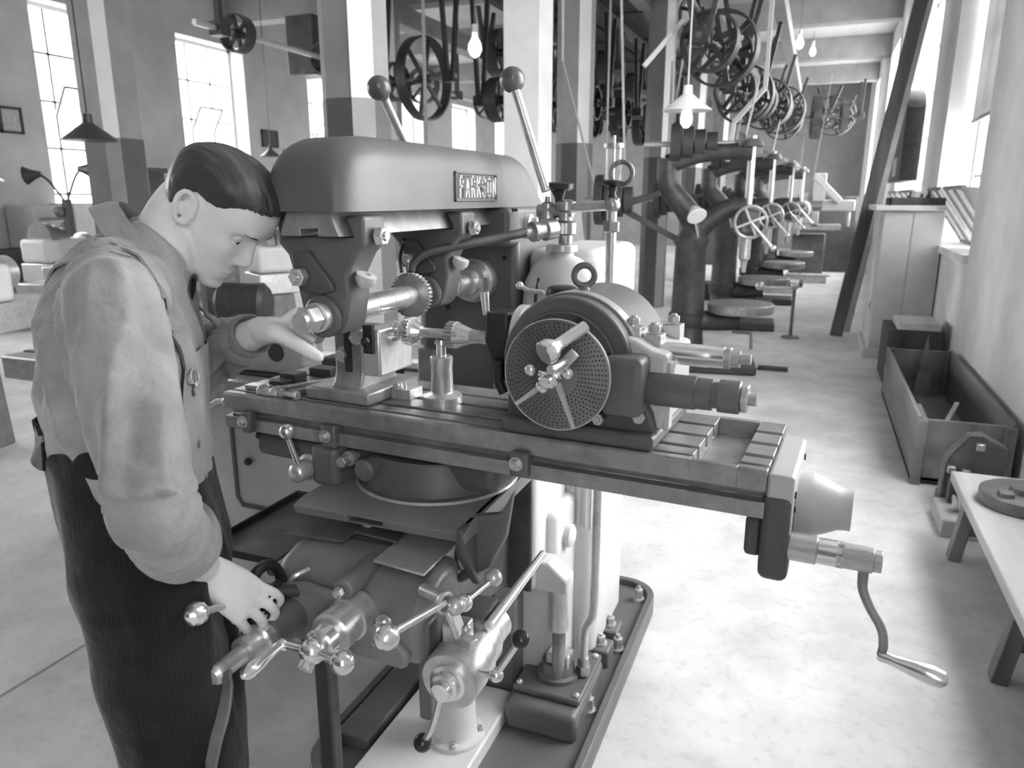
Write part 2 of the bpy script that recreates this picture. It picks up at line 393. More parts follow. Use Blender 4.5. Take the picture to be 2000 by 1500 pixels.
# base casting with raised rim, feet and pads
def rrect(x0, y0, x1, y1, r, n=6):
    out = []
    for cx, cy, a in ((x1 - r, y0 + r, -90), (x1 - r, y1 - r, 0), (x0 + r, y1 - r, 90), (x0 + r, y0 + r, 180)):
        for k in range(n + 1):
            t = radians(a + 90 * k / n); out.append((cx + r * cos(t), cy + r * sin(t)))
    return out
bs = MB().xy(rrect(-1.14, 1.30, -.435, 2.62, .12), 0, .06)
base = obj('base', bs, PAINT, MM, .012)
rim = MB()
o_, i_ = rrect(-1.14, 1.30, -.435, 2.62, .12), rrect(-1.115, 1.325, -.46, 2.595, .10)
n = len(o_); rim.loft([[V((p[0], p[1], z)) for p in o_] for z in (.055, .085)] + [[V((p[0], p[1], z)) for p in i_] for z in (.085, .055)], cap=False)
obj('rim', rim, PAINT, base, .004)
pad = MB().box((-.975, 1.33, .055), (-.70, 1.78, .105)); obj('raised_pad', pad, PAINTL, base, .006)
pb = MB().box((-1.10, 1.45, .055), (-1.0, 1.8, .10)); obj('raised_pad', pb, PAINT, base, .006)
for (x, y) in ((-.49, 1.83), (-.485, 2.16), (-.49, 2.5)):
    m = MB(); hexbolt(m, (x, y, .06), Zv, .016, .05); obj('foundation_bolt', m, STEEL, base)
for (y0, y1) in ((2.05, 2.13), (2.17, 2.25)):
    b = obj('clamp_lug', MB().box((-.56, y0, .055), (-.49, y1, .12)), PAINT, base, .008)
    m = MB(); hexbolt(m, (-.525, (y0 + y1) / 2, .12), Zv, .015, .03); obj('bolt', m, STEEL, b)
# column
cb = MB().yz([(1.79, .05), (2.5, .05), (2.5, .9), (2.42, 1.35), (2.36, 1.49), (1.79, 1.49)], -.985, -.70)
column = obj('column', cb, PAINT, MM, .018, seg=3)
ways = MB()
for x0, x1 in ((-.985, -.93), (-.76, -.70)): ways.box((x0, 1.765, .30), (x1, 1.80, 1.12))
obj('dovetail_way', ways, GROUND, column, .004)
hol = MB()
for (x, z) in ((-.745, 1.435), (-.86, 1.435), (-.735, 1.37), (-.735, 1.235), (-.90, 1.235), (-.895, 1.395), (-.775, 1.155), (-.90, 1.165)): hol.cyl((x, 1.787, z), (x, 1.795, z), .0065, None, 14)
obj('plug_screw', hol, BLACKI, column)
foot = MB().yz([(1.84, .05), (2.45, .05), (2.45, .52), (2.2, .66), (1.84, .66)], -.72, -.60)
obj('side_casting', foot, PAINTL, column, .02)
mg = MB().xy(rrect(-.72, 2.02, -.535, 2.42, .06), .10, .78); mo = obj('motor_cover', mg, PAINTL, column, .02)
lv = MB()
for k in range(9): lv.box((-.70 + k * .018, 2.014, .55), (-.692 + k * .018, 2.022, .72))
obj('louvre', lv, PAINTL, mo)
# side gearbox on the column, with telescopic drive shaft and pipe
gb = MB().prism([(1.74, .47), (1.98, .40), (2.10, .52), (2.10, 1.03), (1.74, 1.03)], (-.735, 0, 0), Yv, Zv, Xv * .105)
gbox = obj('feed_gearbox', gb, PAINTL, MM, .014, seg=3)
obj('front_cover', MB().xz([(-.735, .47), (-.635, .47), (-.635, 1.0), (-.66, 1.03), (-.735, 1.03)], 1.728, 1.74), DARKM, gbox, .006)
for (y, z) in ((1.78, .93), (1.84, .955), (1.98, .60), (1.80, .55)):
    obj('oil_plug', MB().cyl((-.632, y, z), (-.622, y, z), .008, None, 12), BLACKI, gbox)
bo = MB().lathe((-.632, 1.93, .56), Xv, [(0, .022), (.03, .034), (.05, .034), (.056, .026)], 24); obj('boss', bo, PAINTL, gbox)
tl = MB().cyl((-.575, 1.80, .33), (-.575, 1.80, .47), .027, None, 20, .003); ts = obj('telescopic_shaft', tl, STEEL, MM)
obj('inner_shaft', MB().cyl((-.575, 1.80, .18), (-.575, 1.80, .34), .019, None, 18), GROUND, ts)
br = MB().prism([(-.66, .46), (-.545, .46), (-.545, .50), (-.60, .545), (-.66, .545)], (0, 1.765, 0), Xv, Zv, Yv * .07); obj('shaft_bracket', br, PAINTL, ts, .006)
tk = MB().box((-.70, 1.68, .055), (-.485, 1.98, .145)); tank = obj('pump_housing', tk, PAINT, MM, .02, seg=3)
obj('cover_plate', MB().box((-.69, 1.73, .145), (-.49, 1.97, .165)), PAINT, tank, .006)
for (x, y) in ((-.675, 1.75), (-.505, 1.75), (-.505, 1.95), (-.675, 1.95)):
    m = MB().ball((x, y, .166), .010, 12, 8); obj('cap_screw', m, STEEL, tank)
m = MB().lathe((-.585, 1.83, .165), Zv, [(0, .062), (.012, .062), (.016, .05), (.05, .046)], 28); obj('gland', m, MIDM, tank)
m = MB().box((-.615, 1.80, .20), (-.545, 1.85, .245)); obj('gland_block', m, STEEL, tank, .006)
m = MB().tube([(-.475, 1.80, 1.02), (-.475, 1.80, .42), (-.478, 1.80, .395), (-.51, 1.84, .33), (-.515, 1.85, .29), (-.515, 1.85, .17)], .0125, 12); pipe = obj('coolant_pipe', m, STEEL, MM)
m = MB().hexn((-.515, 1.85, .17), (-.515, 1.85, .20), .022, .002).cyl((-.515, 1.85, .20), (-.515, 1.85, .225), .017, None, 16); obj('union_nut', m, BRASS, pipe)
# overarm
def arm_ring(y, hw, zt, zb=1.497, r=.042, n=7):
    r = min(r, hw * .95, (zt - zb) * .95); out = [V((AX - hw, y, zb)), V((AX + hw, y, zb))]
    for k in range(n + 1):
        t = pi / 2 * k / n; out.append(V((AX + hw - r + r * cos(t), y, zt - r + r * sin(t))))
    for k in range(n + 1):
        t = pi / 2 + pi / 2 * k / n; out.append(V((AX - hw + r + r * cos(t), y, zt - r + r * sin(t))))
    return out
rings = []
for k in range(15):
    t = k / 14; y = 1.068 + .155 * (1 - cos(t * pi / 2)); q = (1.223 - y) / .155
    q = min(q, 1); hw = .056 + .036 * (1 - q ** 2.6) ** (1 / 2.6); zt = 1.545 + .082 * (1 - q ** 2.4) ** (1 / 2.4)
    rings.append(arm_ring(y, hw, zt, r=.055))
for y in (1.35, 1.6, 1.85): rings.append(arm_ring(y, .092, 1.627, r=.05))
for k in range(1, 8):
    q = k / 7; rings.append(arm_ring(1.85 + .17 * q, .092, 1.627 - .10 * q ** 2.2, r=.05))
m = MB().loft(rings); arm = obj('overarm', m, PAINT, MM, 0, angle=30)
# name panel: raised frame and raised letters on the right-hand side of the arm
XA = AX + .092
m = MB(); y0, y1, z0, z1 = 1.468, 1.692, 1.512, 1.574; w = .004
for a, b in (((y0, z0), (y1, z0 + w)), ((y0, z1 - w), (y1, z1)), ((y0, z0), (y0 + w, z1)), ((y1 - w, z0), (y1, z1))): m.box((XA - .004, a[0], a[1]), (XA + .005, b[0], b[1]))
npan = obj('name_panel', m, PAINT, arm, .001)
GLY = {'P': [[(0, 0), (0, 1), (.62, 1), (.75, .86), (.75, .62), (.62, .48), (0, .48)]],
       'A': [[(0, 0), (.38, 1), (.76, 0)], [(.16, .34), (.60, .34)]],
       'R': [[(0, 0), (0, 1), (.62, 1), (.75, .86), (.75, .66), (.62, .52), (0, .52)], [(.36, .52), (.76, 0)]],
       'K': [[(0, 0), (0, 1)], [(.74, 1), (.04, .44)], [(.26, .62), (.76, 0)]],
       'S': [[(.74, .80), (.62, 1), (.14, 1), (0, .84), (0, .64), (.14, .52), (.62, .48), (.75, .34), (.75, .16), (.62, 0), (.12, 0), (0, .18)]],
       'O': [[(.14, 0), (0, .16), (0, .84), (.14, 1), (.62, 1), (.76, .84), (.76, .16), (.62, 0), (.14, 0)]],
       'N': [[(0, 0), (0, 1), (.76, 0), (.76, 1)]]}
m = MB(); px_ = y0 + .016; ch = .042; cw = .0295
for c in 'PARKSON':
    for st in GLY[c]:
        for a, b in zip(st, st[1:]):
            p, q = V((XA + .002, px_ + a[0] * ch * .48, z0 + .010 + a[1] * ch)), V((XA + .002, px_ + b[0] * ch * .48, z0 + .010 + b[1] * ch))
            d = (q - p).normalized() * .0022; m.bar(p - d, q + d, .0052, .010, up=(1, 0, 0))
    px_ += cw
obj('raised_lettering', m, PAINTL, npan, 0, smooth=False)
# dovetail under the arm
m = MB().prism([(-.045, 1.498), (.045, 1.498), (.062, 1.455), (.018, 1.455), (.018, 1.468), (-.018, 1.468), (-.018, 1.455), (-.062, 1.455)], (AX, 1.085, 0), Xv, Zv, Yv * .85)
obj('dovetail_slide', m, GROUND, arm, .002)
# column head under the arm
m = MB().box((-.945, 1.73, 1.40), (-.70, 2.35, 1.497)); hd = obj('column_head', m, PAINT, MM, .012)
m = MB(); m.lathe((-.70, 1.86, 1.455), Xv, [(0, .024), (.012, .024), (.016, .016), (.03, .016)], 24); obj('clamp_nut', m, PAINTL, hd)
# arbor supports
def support(y0, y1, big):
    o = AX; pts = [(-.092, 1.49), (-.05, 1.49), (-.068, 1.453), (.068, 1.453), (.05, 1.49), (.092, 1.49), (.092, 1.44), (.075, 1.425), (.052, 1.385), (.056, 1.35), (.045, 1.305), (.03, 1.282), (0, 1.272), (-.03, 1.282), (-.045, 1.31), (-.055, 1.36), (-.072, 1.42), (-.092, 1.44)]
    m = MB().prism([(a, b) for a, b in pts], (o, y0, 0), Xv, Zv, Yv * (y1 - y0))
    s = obj('arbor_support', m, PAINT, MM, .007, seg=3)
    m = MB().lathe((o, y0 - .012, AZ), Yv, [(0, .034), (.004, .038), (.05, .040), (y1 - y0 + .02, .040), (y1 - y0 + .03, .034)], 30); obj('bearing_boss', m, PAINT, s)
    m = MB().prism([(-.055, 1.425), (-.02, 1.43), (.028, 1.372), (.028, 1.36), (0, 1.352), (-.04, 1.36), (-.05, 1.38)], (o, y0 - .012, 0), Xv, Zv, Yv * .014); obj('clamp_plate', m, PAINTD, s, .003)
    m = MB(); hexbolt(m, (o - .032, y0 - .010, 1.384), -Yv, .017, .024, False); obj('clamp_bolt', m, BRIGHT, s)
    m = MB(); hexbolt(m, (o + .092, (y0 + y1) / 2, 1.455), Xv, .017, .02, False); obj('slide_bolt', m, BRIGHT, s)
    m = MB().lathe((o + .066, y0 + .03, 1.366), V((.4, 0, 1)), [(0, .012), (.01, .019), (.022, .019), (.024, .008), (.016, .006)], 18); obj('oil_cup', m, PAINTL, s)
    return s
support(1.115, 1.185, True); support(1.505, 1.575, False)
m = MB(); m.cyl((AX, 1.185, AZ), (AX, 1.79, AZ), .0135, None, 20); arbor = obj('arbor', m, STEEL, MM)
m = MB().hexn((AX, 1.052, AZ), (AX, 1.085, AZ), .024, .003).cyl((AX, 1.042, AZ), (AX, 1.055, AZ), .0155, .017, 18).cyl((AX, 1.085, AZ), (AX, 1.106, AZ), .027, None, 26, .002); obj('arbor_nut', m, STEEL, arbor)
m = MB()
for a, b in ((1.20, 1.27), (1.271, 1.33), (1.331, 1.39), (1.391, 1.425)): m.cyl((AX, a, AZ), (AX, b, AZ), .0235, None, 30, .0008)
obj('spacing_collar', m, BRIGHT, arbor)
m = MB().gear((AX, 1.426, AZ), (AX, 1.440, AZ), .049, .006, 34, .25, -.25); obj('milling_cutter', m, GROUND, arbor, 0, smooth=False)
m = MB()
for a, b, r in ((1.441, 1.495, .022), (1.60, 1.615, .028), (1.617, 1.632, .024), (1.634, 1.646, .028), (1.648, 1.70, .022)): m.cyl((AX, a, AZ), (AX, b, AZ), r, None, 26, .001)
obj('spacing_collar', m, STEEL, arbor)
m = MB().lathe((AX, 1.70, AZ), Yv, [(0, .030), (.006, .036), (.022, .036), (.024, .048), (.05, .050), (.054, .056), (.088, .056)], 36); sp = obj('spindle_nose', m, STEEL, MM)
m = MB().torus((AX, 1.755, AZ), Yv, .045, .003); m.box((AX + .03, 1.70, AZ - .012), (AX + .052, 1.73, AZ + .012)); obj('driving_key', m, BRIGHT, sp)
# coolant fittings, domed casing and levers beside the column
DX, DY = -.585, 1.80
m = MB().lathe((DX, DY, .98), Zv, [(0, .098), (.28, .098), (.335, .092), (.372, .074), (.392, .048), (.40, .030), (.412, .030)], 36); dome = obj('domed_casing', m, PAINTL, MM)
m = MB().xy(rrect(-.70, 1.84, -.50, 2.30, .05), 1.0, 1.392); obj('casing_body', m, PAINTL, dome, .03, seg=4)
m = MB().cyl((DX, DY, 1.388), (DX, DY, 1.408), .040, None, 28, .003); obj('collar', m, STEEL, dome)
m = MB(); a = radians(-112)
d = V((cos(a), sin(a), 0)); s_ = V((-sin(a), cos(a), 0)); c = V((DX, DY, 0)) + d * .097
m.tube([c + Zv * 1.33 - d * .012, c + Zv * 1.285, c + Zv * 1.20], .004, 8); m.tube([c + Zv * 1.265, c + Zv * 1.25 + s_ * .015 - d * .001, c + Zv * 1.20 + s_ * .015 - d * .001], .0022, 6); m.tube([c + Zv * 1.265, c + Zv * 1.25 - s_ * .015 - d * .001, c + Zv * 1.20 - s_ * .015 - d * .001], .0022, 6); obj('sight_groove', m, BLACKI, dome)
m = MB().lathe((DX + .012, DY - .01, 1.41), Zv, [(0, .018), (.02, .018), (.024, .027), (.05, .027), (.056, .018), (.075, .016), (.08, .026), (.10, .026), (.106, .012)], 22); vb = obj('tap_body', m, BRASS, MM)
m = MB().lathe((DX - .035, DY - .01, 1.44), Zv, [(0, .012), (.012, .022), (.035, .024), (.05, .016), (.066, .016), (.07, .008), (.082, .006)], 18); obj('tap_gland', m, BRASS, vb)
m = MB().cyl((DX - .06, DY - .01, 1.488), (DX + .03, DY - .01, 1.488), .016, None, 18); obj('tap_cross', m, BRASS, vb)
m = MB().cyl((DX + .03, DY - .01, 1.497), (DX + .135, DY - .02, 1.503), .0125, None, 16); obj('cross_pipe', m, STEEL, vb)
m = MB().lathe((DX - .005, DY - .01, 1.50), Zv, [(0, .010), (.02, .012), (.036, .022), (.04, .034), (.052, .036), (.056, .03)], 24, ); obj('tap_handle', m, BLACKP, vb)
PX, PY = DX + .13, DY - .02
m = MB().tube([(PX, PY, 1.29), (PX, PY, 1.50)], .0125, 14); vp = obj('riser_pipe', m, STEEL, MM)
m = MB().hexn((PX, PY, 1.50), (PX, PY, 1.52), .018, .002).ball((PX, PY, 1.503), .020, 16, 10); obj('pipe_tee', m, BRASS, vp)
obj('pipe_union', MB().hexn((PX, PY, 1.44), (PX, PY, 1.465), .020, .002), BRASS, vp)
obj('pipe_elbow', MB().ball((PX, PY, 1.30), .020, 14, 8), BRASS, vp)
m = MB().lathe((PX, PY, 1.52), Zv, [(0, .012), (.01, .008), (.024, .012), (.03, .024), (.036, .026), (.04, .01)], 20); oc = obj('drip_oiler', m, BLACKI, MM)
obj('oiler_glass', MB().cyl((PX, PY, 1.56), (PX, PY, 1.632), .020, None, 20), CLEAR, oc)
m = MB().cyl((PX, PY, 1.632), (PX, PY, 1.642), .023, None, 20).cyl((PX, PY, 1.56), (PX, PY, 1.66), .004, None, 8); obj('oiler_cap', m, STEEL, oc)
m = MB().torus((PX + .02, PY, 1.575), (0, 1, 0), .026, .006, 20, 8); obj('oiler_bracket', m, MIDM, oc)
m = MB().lathe((-.585, 1.74, 1.448), V((-.55, -.8, -.10)), [(0, .024), (.03, .026), (.034, .020), (.05, .020), (.053, .024), (.066, .024), (.07, .014), (.09, .013)], 20); nz = obj('nozzle_fitting', m, BRASS, MM)
m = MB().tube([(-.632, 1.668, 1.441), (-.70, 1.575, 1.424), (-.755, 1.505, 1.412), (-.79, 1.462, 1.400), (-.808, 1.445, 1.382), (-.812, 1.44, 1.365)], [.011, .010, .009, .0085], 12, 5); obj('coolant_nozzle', m, DARKM, nz)
m = MB().tube([(-.69, 1.765, 1.49), (-.84, 1.70, 1.50), (-.865, 1.56, 1.47), (-.86, 1.48, 1.40), (-.845, 1.455, 1.36)], .004, 8, 6); obj('oil_tube', m, DARKM, MM)
# overarm levers
m = MB().tube([(-.612, 1.755, 1.535), (-.695, 1.752, 1.775)], [.0115, .0125], 14); lev = obj('overarm_lever', m, STEEL, MM)
obj('ball_knob', MB().ball((-.699, 1.752, 1.790), .030, 24, 16), KNOB, lev)
m = MB().tube([(-.935, 1.79, 1.50), (-.935, 1.64, 1.654), (-.937, 1.565, 1.738)], .0105, 12); lev = obj('overarm_lever', m, STEEL, MM)
obj('ball_knob', MB().ball((-.938, 1.545, 1.758), .027, 24, 16), KNOB, lev)
m = MB().cyl((-.96, 1.80, 1.49), (-.90, 1.80, 1.49), .028, None, 20, .003); obj('lever_boss', m, PAINT, lev)

# ---- table (swivelled a few degrees)
SW = radians(-3.7); TX = V((cos(SW), sin(SW), 0)); TY = V((-sin(SW), cos(SW), 0)); TO = V((-1.197, 1.256, 0))
def T(u, v, z): return TO + TX * u + TY * v + Zv * z
TW, TL = .285, 1.163
def slots(f): # cross-section of the table: (v, z) list, front slot and three tee slots
    p = [(0, 1.018), (0, 1.046), (.022, 1.046), (.022, 1.064), (0, 1.064), (0, 1.096), (.004, 1.10)]
    for vc, hw, dp in ((.026, .005, .012), (.072, .008, .024), (.142, .008, .024), (.212, .008, .024)) if f else ():
        p += [(vc - hw, 1.10), (vc - hw, 1.10 - dp), (vc + hw, 1.10 - dp), (vc + hw, 1.10)]
    return p + [(TW - .004, 1.10), (TW, 1.096), (TW, 1.018), (.25, 1.018), (.22, 1.0), (.065, 1.0), (.035, 1.018)]
m = MB().prism(slots(True), T(0, 0, 0), TY, Zv, TX * 1.04)
m.prism(slots(True), T(1.116, 0, 0), TY, Zv, TX * (TL - 1.116))
pk = [(0, 1.018), (0, 1.046), (.022, 1.046), (.022, 1.064), (0, 1.064), (0, 1.10), (.014, 1.10), (.018, 1.068), (TW - .02, 1.068), (TW - .016, 1.10), (TW, 1.10), (TW, 1.018)]
m.prism(pk, T(1.039, 0, 0), TY, Zv, TX * .078)
table = obj('table', m, GROUND, MM, .0015)
def tbox(u0, u1, v0, v1, z0, z1, mb=None):
    mb = mb or MB(); return mb.obox(T((u0 + u1) / 2, (v0 + v1) / 2, (z0 + z1) / 2), TX * (u1 - u0) / 2, TY * (v1 - v0) / 2, Zv * (z1 - z0) / 2)
for (u, w, z) in ((.075, .026, 1.040), (.300, .036, 1.038), (.735, .036, 1.046)):
    s = obj('trip_dog', tbox(u - w / 2, u + w / 2, -.016, .012, z - .022, z + .026), MIDM, table, .004)
    m = MB(); hexbolt(m, T(u - .004, -.016, z + .004), -TY, .010, .012, True); obj('dog_bolt', m, STEEL, s)
# right-hand end bracket, cone shroud and crank
m = tbox(TL, TL + .042, .004, .225, .99, 1.094)
eb = obj('end_bracket', m, PAINTL, MM, .006)
m = MB().prism([(.0, 1.06), (.0, .935), (.006, .912), (.03, .902), (.06, .912), (.075, .94), (.078, 1.02), (.078, 1.06)], T(TL - .004, 0, 0), TY, Zv, TX * .046); obj('gear_arm', m, PAINTD, eb, .012, seg=3)
obj('gear_arm_back', tbox(TL - .03, TL - .002, .02, .10, .94, 1.01), PAINTD, eb, .008)
for (v, z, r) in ((.028, 1.057, .006), (.045, 1.025, .005), (.19, 1.07, .006)):
    obj('screw_head', MB().cyl(T(TL + .040, v, z), T(TL + .0445, v, z), r, None, 14), BLACKI, eb)
m = MB().lathe(T(TL + .04, .125, 1.008), TX, [(0, .056), (.022, .056), (.028, .054), (.05, .046), (.068, .037), (.082, .035), (.088, .0355), (.089, .030), (.075, .026)], 40); obj('cone_shroud', m, PAINTL, eb)
SA = T(TL + .038, .030, .968)
m = MB().cyl(SA, SA + TX * .045, .0235, None, 26, .001); sh = obj('feed_shaft', m, STEEL, MM)
m = MB().cyl(SA + TX * .046, SA + TX * .076, .0215, None, 26, .001); m.cyl(SA + TX * .075, SA + TX * .083, .017, None, 20); obj('dog_clutch', m, BRIGHT, sh)
m = MB().cyl(SA + TX * .082, SA + TX * .128, .0205, None, 26, .001).cyl(SA + TX * .128, SA + TX * .140, .0175, None, 22, .001)
for k in range(4):
    a = 2 * pi * k / 4; d = (TY * cos(a) + Zv * sin(a)); m.obox(SA + TX * .080 + d * .017, TX * .006, d * .004, d.cross(TX) * .006)
obj('clutch_sleeve', m, STEEL, sh)
m = MB().tube([SA + TX * .116 - Zv * .012, SA + TX * .116 - Zv * .03, SA + TX * .118 - Zv * .05 - TY * .004, SA + TX * .130 - Zv * .075 - TY * .008, SA + TX * .150 - Zv * .105 - TY * .014, SA + TX * .156 - Zv * .130 - TY * .016, SA + TX * .155 - Zv * .150 - TY * .016], [.0085, .0075, .007, .007], 12, 5); ck = obj('crank_arm', m, GROUND, sh)
H0 = SA + TX * .150 - Zv * .150 - TY * .016
m = MB().lathe(H0, V((.93, -.10, -.16)), [(0, .008), (.006, .010), (.02, .009), (.05, .013), (.078, .016), (.094, .013), (.10, .006)], 20); obj('crank_handle', m, BRIGHT, ck)

# ---- swivel, saddle, knee
m = MB().lathe((-.725, 1.375, .928), Zv, [(0, .172), (.010, .174), (.012, .168), (.045, .163), (.07, .15), (.078, .15)], 48); sw = obj('swivel_base', m, PAINTD, MM)
obj('swivel_block', MB().obox((-.725, 1.38, .985), TX * .20, TY * .12, Zv * .035), PAINTD, sw, .02)
obj('graduated_rim', MB().lathe((-.725, 1.375, .924), Zv, [(0, .176), (.006, .178), (.010, .174)], 48), STEEL, sw)
m = MB(); m.lathe(T(.395, -.012, .985), -TY, [(-.05, .021), (.0, .021), (.012, .023), (.018, .018)], 22); obj('round_plug', m, PAINT, sw)
m = MB(); p = T(.335, -.012, .992); m.cyl(p + TY * .05, p, .008, None, 12).hexn(p - TY * .01, p + TY * .012, .0125, .001).cyl(p + TY * .016, p + TY * .03, .016, None, 18); obj('clamp_stud', m, STEEL, sw)
sp_ = [(1.135, .903), (1.60, .903), (1.60, .93), (1.165, .93), (1.13, .922)]
m = MB().yz(sp_, -.925, -.80); m.yz(sp_, -.72, -.545)
m.yz([(1.135, .903), (1.60, .903), (1.60, .907), (1.135, .907)], -.80, -.72); m.yz([(1.13, .919), (1.60, .919), (1.60, .93), (1.165, .93), (1.13, .923)], -.80, -.72)
m.box((-.80, 1.19, .905), (-.72, 1.60, .92)); m.box((-.90, 1.25, .862), (-.58, 1.60, .905))
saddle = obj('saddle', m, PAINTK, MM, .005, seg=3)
obj('rounded_apron', MB().prism([(-.565, .93), (-.50, .945), (-.475, .995), (-.49, .90), (-.525, .83), (-.585, .785), (-.605, .79), (-.56, .83), (-.553, .89)], (0, 1.19, 0), Xv, Zv, Yv * .025), PAINT, saddle, .006)
obj('apron_web', MB().yz([(1.13, .88), (1.20, .785), (1.25, .79), (1.34, .86), (1.42, .93), (1.13, .93)], -.565, -.548), PAINTD, saddle, .005)
m = MB(); m.ball((-.955, 1.24, .885), .018, 16, 10); obj('lock_knob', m, BLACKP, saddle)
kp = [(1.79, .862), (1.10, .862), (1.055, .850), (1.015, .815), (1.002, .79), (1.002, .735), (1.02, .715), (1.15, .68), (1.45, .54), (1.79, .46)]
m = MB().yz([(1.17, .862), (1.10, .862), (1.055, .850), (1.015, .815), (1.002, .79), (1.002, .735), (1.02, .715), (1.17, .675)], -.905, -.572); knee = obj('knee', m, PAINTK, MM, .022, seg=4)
m = MB().yz([(1.79, .862), (1.16, .862), (1.16, .68), (1.45, .54), (1.79, .46)], -.90, -.70); obj('knee_body', m, PAINTD, knee, .012)
m = MB()
for (y, z, r) in ((1.32, .80, .045), (1.45, .72, .05), (1.60, .78, .05), (1.62, .62, .045)): m = MB().cyl((-.70, y, z), (-.692, y, z), r, None, 24, .002); obj('round_cover', m, DARKM, knee)
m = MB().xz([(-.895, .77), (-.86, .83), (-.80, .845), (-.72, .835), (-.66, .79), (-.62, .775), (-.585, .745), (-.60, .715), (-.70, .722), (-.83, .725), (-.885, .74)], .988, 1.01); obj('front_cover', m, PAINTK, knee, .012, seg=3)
for k, (q, zz) in enumerate(((((-.925, 1.10), (-.935, 1.235), (-.80, 1.25), (-.80, 1.115)), .868), (((-.795, 1.15), (-.80, 1.26), (-.70, 1.255), (-.695, 1.14)), .874), (((-.700, 1.065), (-.70, 1.205), (-.59, 1.195), (-.588, 1.052)), .870))):
    obj('way_guard_plate', MB().xy(q, zz, zz + .005), MIDM if k < 2 else STEEL, knee, .001)
m = MB().ball((-.785, 1.185, .880), .013, 14, 10); obj('guard_screw', m, STEEL, knee)
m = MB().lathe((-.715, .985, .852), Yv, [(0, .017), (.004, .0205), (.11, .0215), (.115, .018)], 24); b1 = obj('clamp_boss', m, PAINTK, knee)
m = MB(); hexbolt(m, (-.715, .985, .852), -Yv, .010, .016, False); obj('clamp_screw', m, STEEL, b1)
obj('cover_screw', MB().ball((-.905, 1.03, .83), .010, 12, 8).ball((-.865, 1.0, .775), .008, 12, 8), STEEL, knee)
m = MB().tube([(-.862, 1.018, .80), (-.84, 1.01, .838), (-.82, 1.035, .848)], .006, 8, 4); obj('oil_tube', m, STEEL, knee)
m = MB(); hexbolt(m, (-.634, .99, .806), -Yv, .011, .016, True); obj('cover_bolt', m, STEEL, knee)
obj('knee_side_rib', MB().box((-.59, 1.02, .60), (-.565, 1.06, .80)), PAINT, knee, .006)
# cross-feed shaft with graduated collars
def shaft(name, x, z, prof, m_, mt=STEEL):
    return obj(name, MB().lathe((x, 1.0, z), -Yv, prof, 30), mt, m_)
s1 = shaft('cross_feed_shaft', -.832, .776, [(-.02, .036), (.05, .0375), (.085, .0375), (.086, .034), (.100, .034)], MM, PAINT)
shaft('graduated_collar', -.832, .776, [(.086, .033), (.088, .0345), (.107, .0345), (.110, .032)], s1, BRIGHT)
shaft('shaft_end', -.832, .776, [(.10, .0265), (.138, .0265), (.140, .025), (.141, .0165), (.190, .016), (.192, .0175), (.205, .0175), (.212, .012)], s1, STEEL)
m = MB().bar((-.832, .975, .776), (-.832, .985, .776), .05, .05); obj('shaft_key', m, STEEL, s1, .003)
m = MB().tube([(-.843, .806, .768), (-.842, .800, .745), (-.850, .79, .70), (-.872, .79, .60), (-.882, .79, .54)], .009, 8); 
cl = MB(); P = [V((-.812, .800, .785)), V((-.798, .787, .770)), V((-.796, .776, .747)), V((-.798, .766, .721)), V((-.805, .760, .695)), V((-.814, .755, .657)), V((-.826, .748, .60))]
rr = []
for i, p in enumerate(P):
    d = (P[min(i + 1, 6)] - P[max(i - 1, 0)]).normalized(); sx = d.cross(V((0, 1, 0))).normalized(); ny = sx.cross(d).normalized()
    rr.append([p + sx * a * .011 + ny * b * .003 for a, b in ((-1, -1), (1, -1), (1, 1), (-1, 1))])
obj('flat_lever', cl.loft(rr), MIDM, s1, .002)
s2 = shaft('screw_shaft', -.705, .798, [(-.02, .040), (.02, .0405), (.022, .036), (.046, .036), (.048, .0385), (.068, .0385), (.072, .034)], MM, STEEL)
shaft('graduated_collar', -.705, .798, [(.066, .0275), (.100, .0275), (.103, .024)], s2, BRIGHT)
m = MB().ball((-.705, .882, .798), .0225, 22, 14).cyl((-.705, .868, .785), (-.705, .858, .778), .013, None, 16); hb = obj('crank_boss', m, BRIGHT, s2)
m = MB().cyl((-.705, .882, .798), (-.648, .872, .801), .0085, None, 14).ball((-.638, .87, .802), .0205, 22, 14); obj('counterweight', m, BRIGHT, hb)
m = MB().cyl((-.705, .882, .798), (-.768, .888, .792), .0075, None, 14).ball((-.768, .886, .792), .011, 14, 10); obj('crank_arm', m, BRIGHT, hb)
m = MB().lathe((-.768, .880, .794), V((0.02, -1, .02)), [(0, .006), (.02, .0065), (.05, .011), (.075, .013), (.088, .010), (.094, .004)], 18); obj('crank_handle', m, BRIGHT, hb)
# handwheel the right hand rests on
WC = V((-.858, .955, .832)); WA = V((.985, .10, .08)).normalized()
m = MB().torus(WC, WA, .050, .010, 40, 12); wh = obj('knee_handwheel', m, BLACKI, MM)
x_, y_, z_ = frame(WA); m = MB().cyl(WC - WA * .02, WC + WA * .02, .018, None, 20)
for k in range(3): a = 2 * pi * k / 3; m.cyl(WC, WC + (x_ * cos(a) + y_ * sin(a)) * .046, .008, .007, 12)
m.cyl(WC, WC + V((.06, .06, -.01)), .012, None, 14); obj('wheel_spider', m, DARKM, wh)
m = MB().cyl(WC + V((.0, -.01, 0)), V((-.826, .785, .898)), .006, None, 10); kl = obj('wheel_crank', m, STEEL, wh)
m = MB().lathe((-.826, .785, .898), V((-.15, -1, .25)), [(0, .010), (.006, .0165), (.016, .019), (.026, .0165), (.031, .010), (.033, .009), (.036, .004)], 20); obj('wheel_knob', m, BRIGHT, kl)
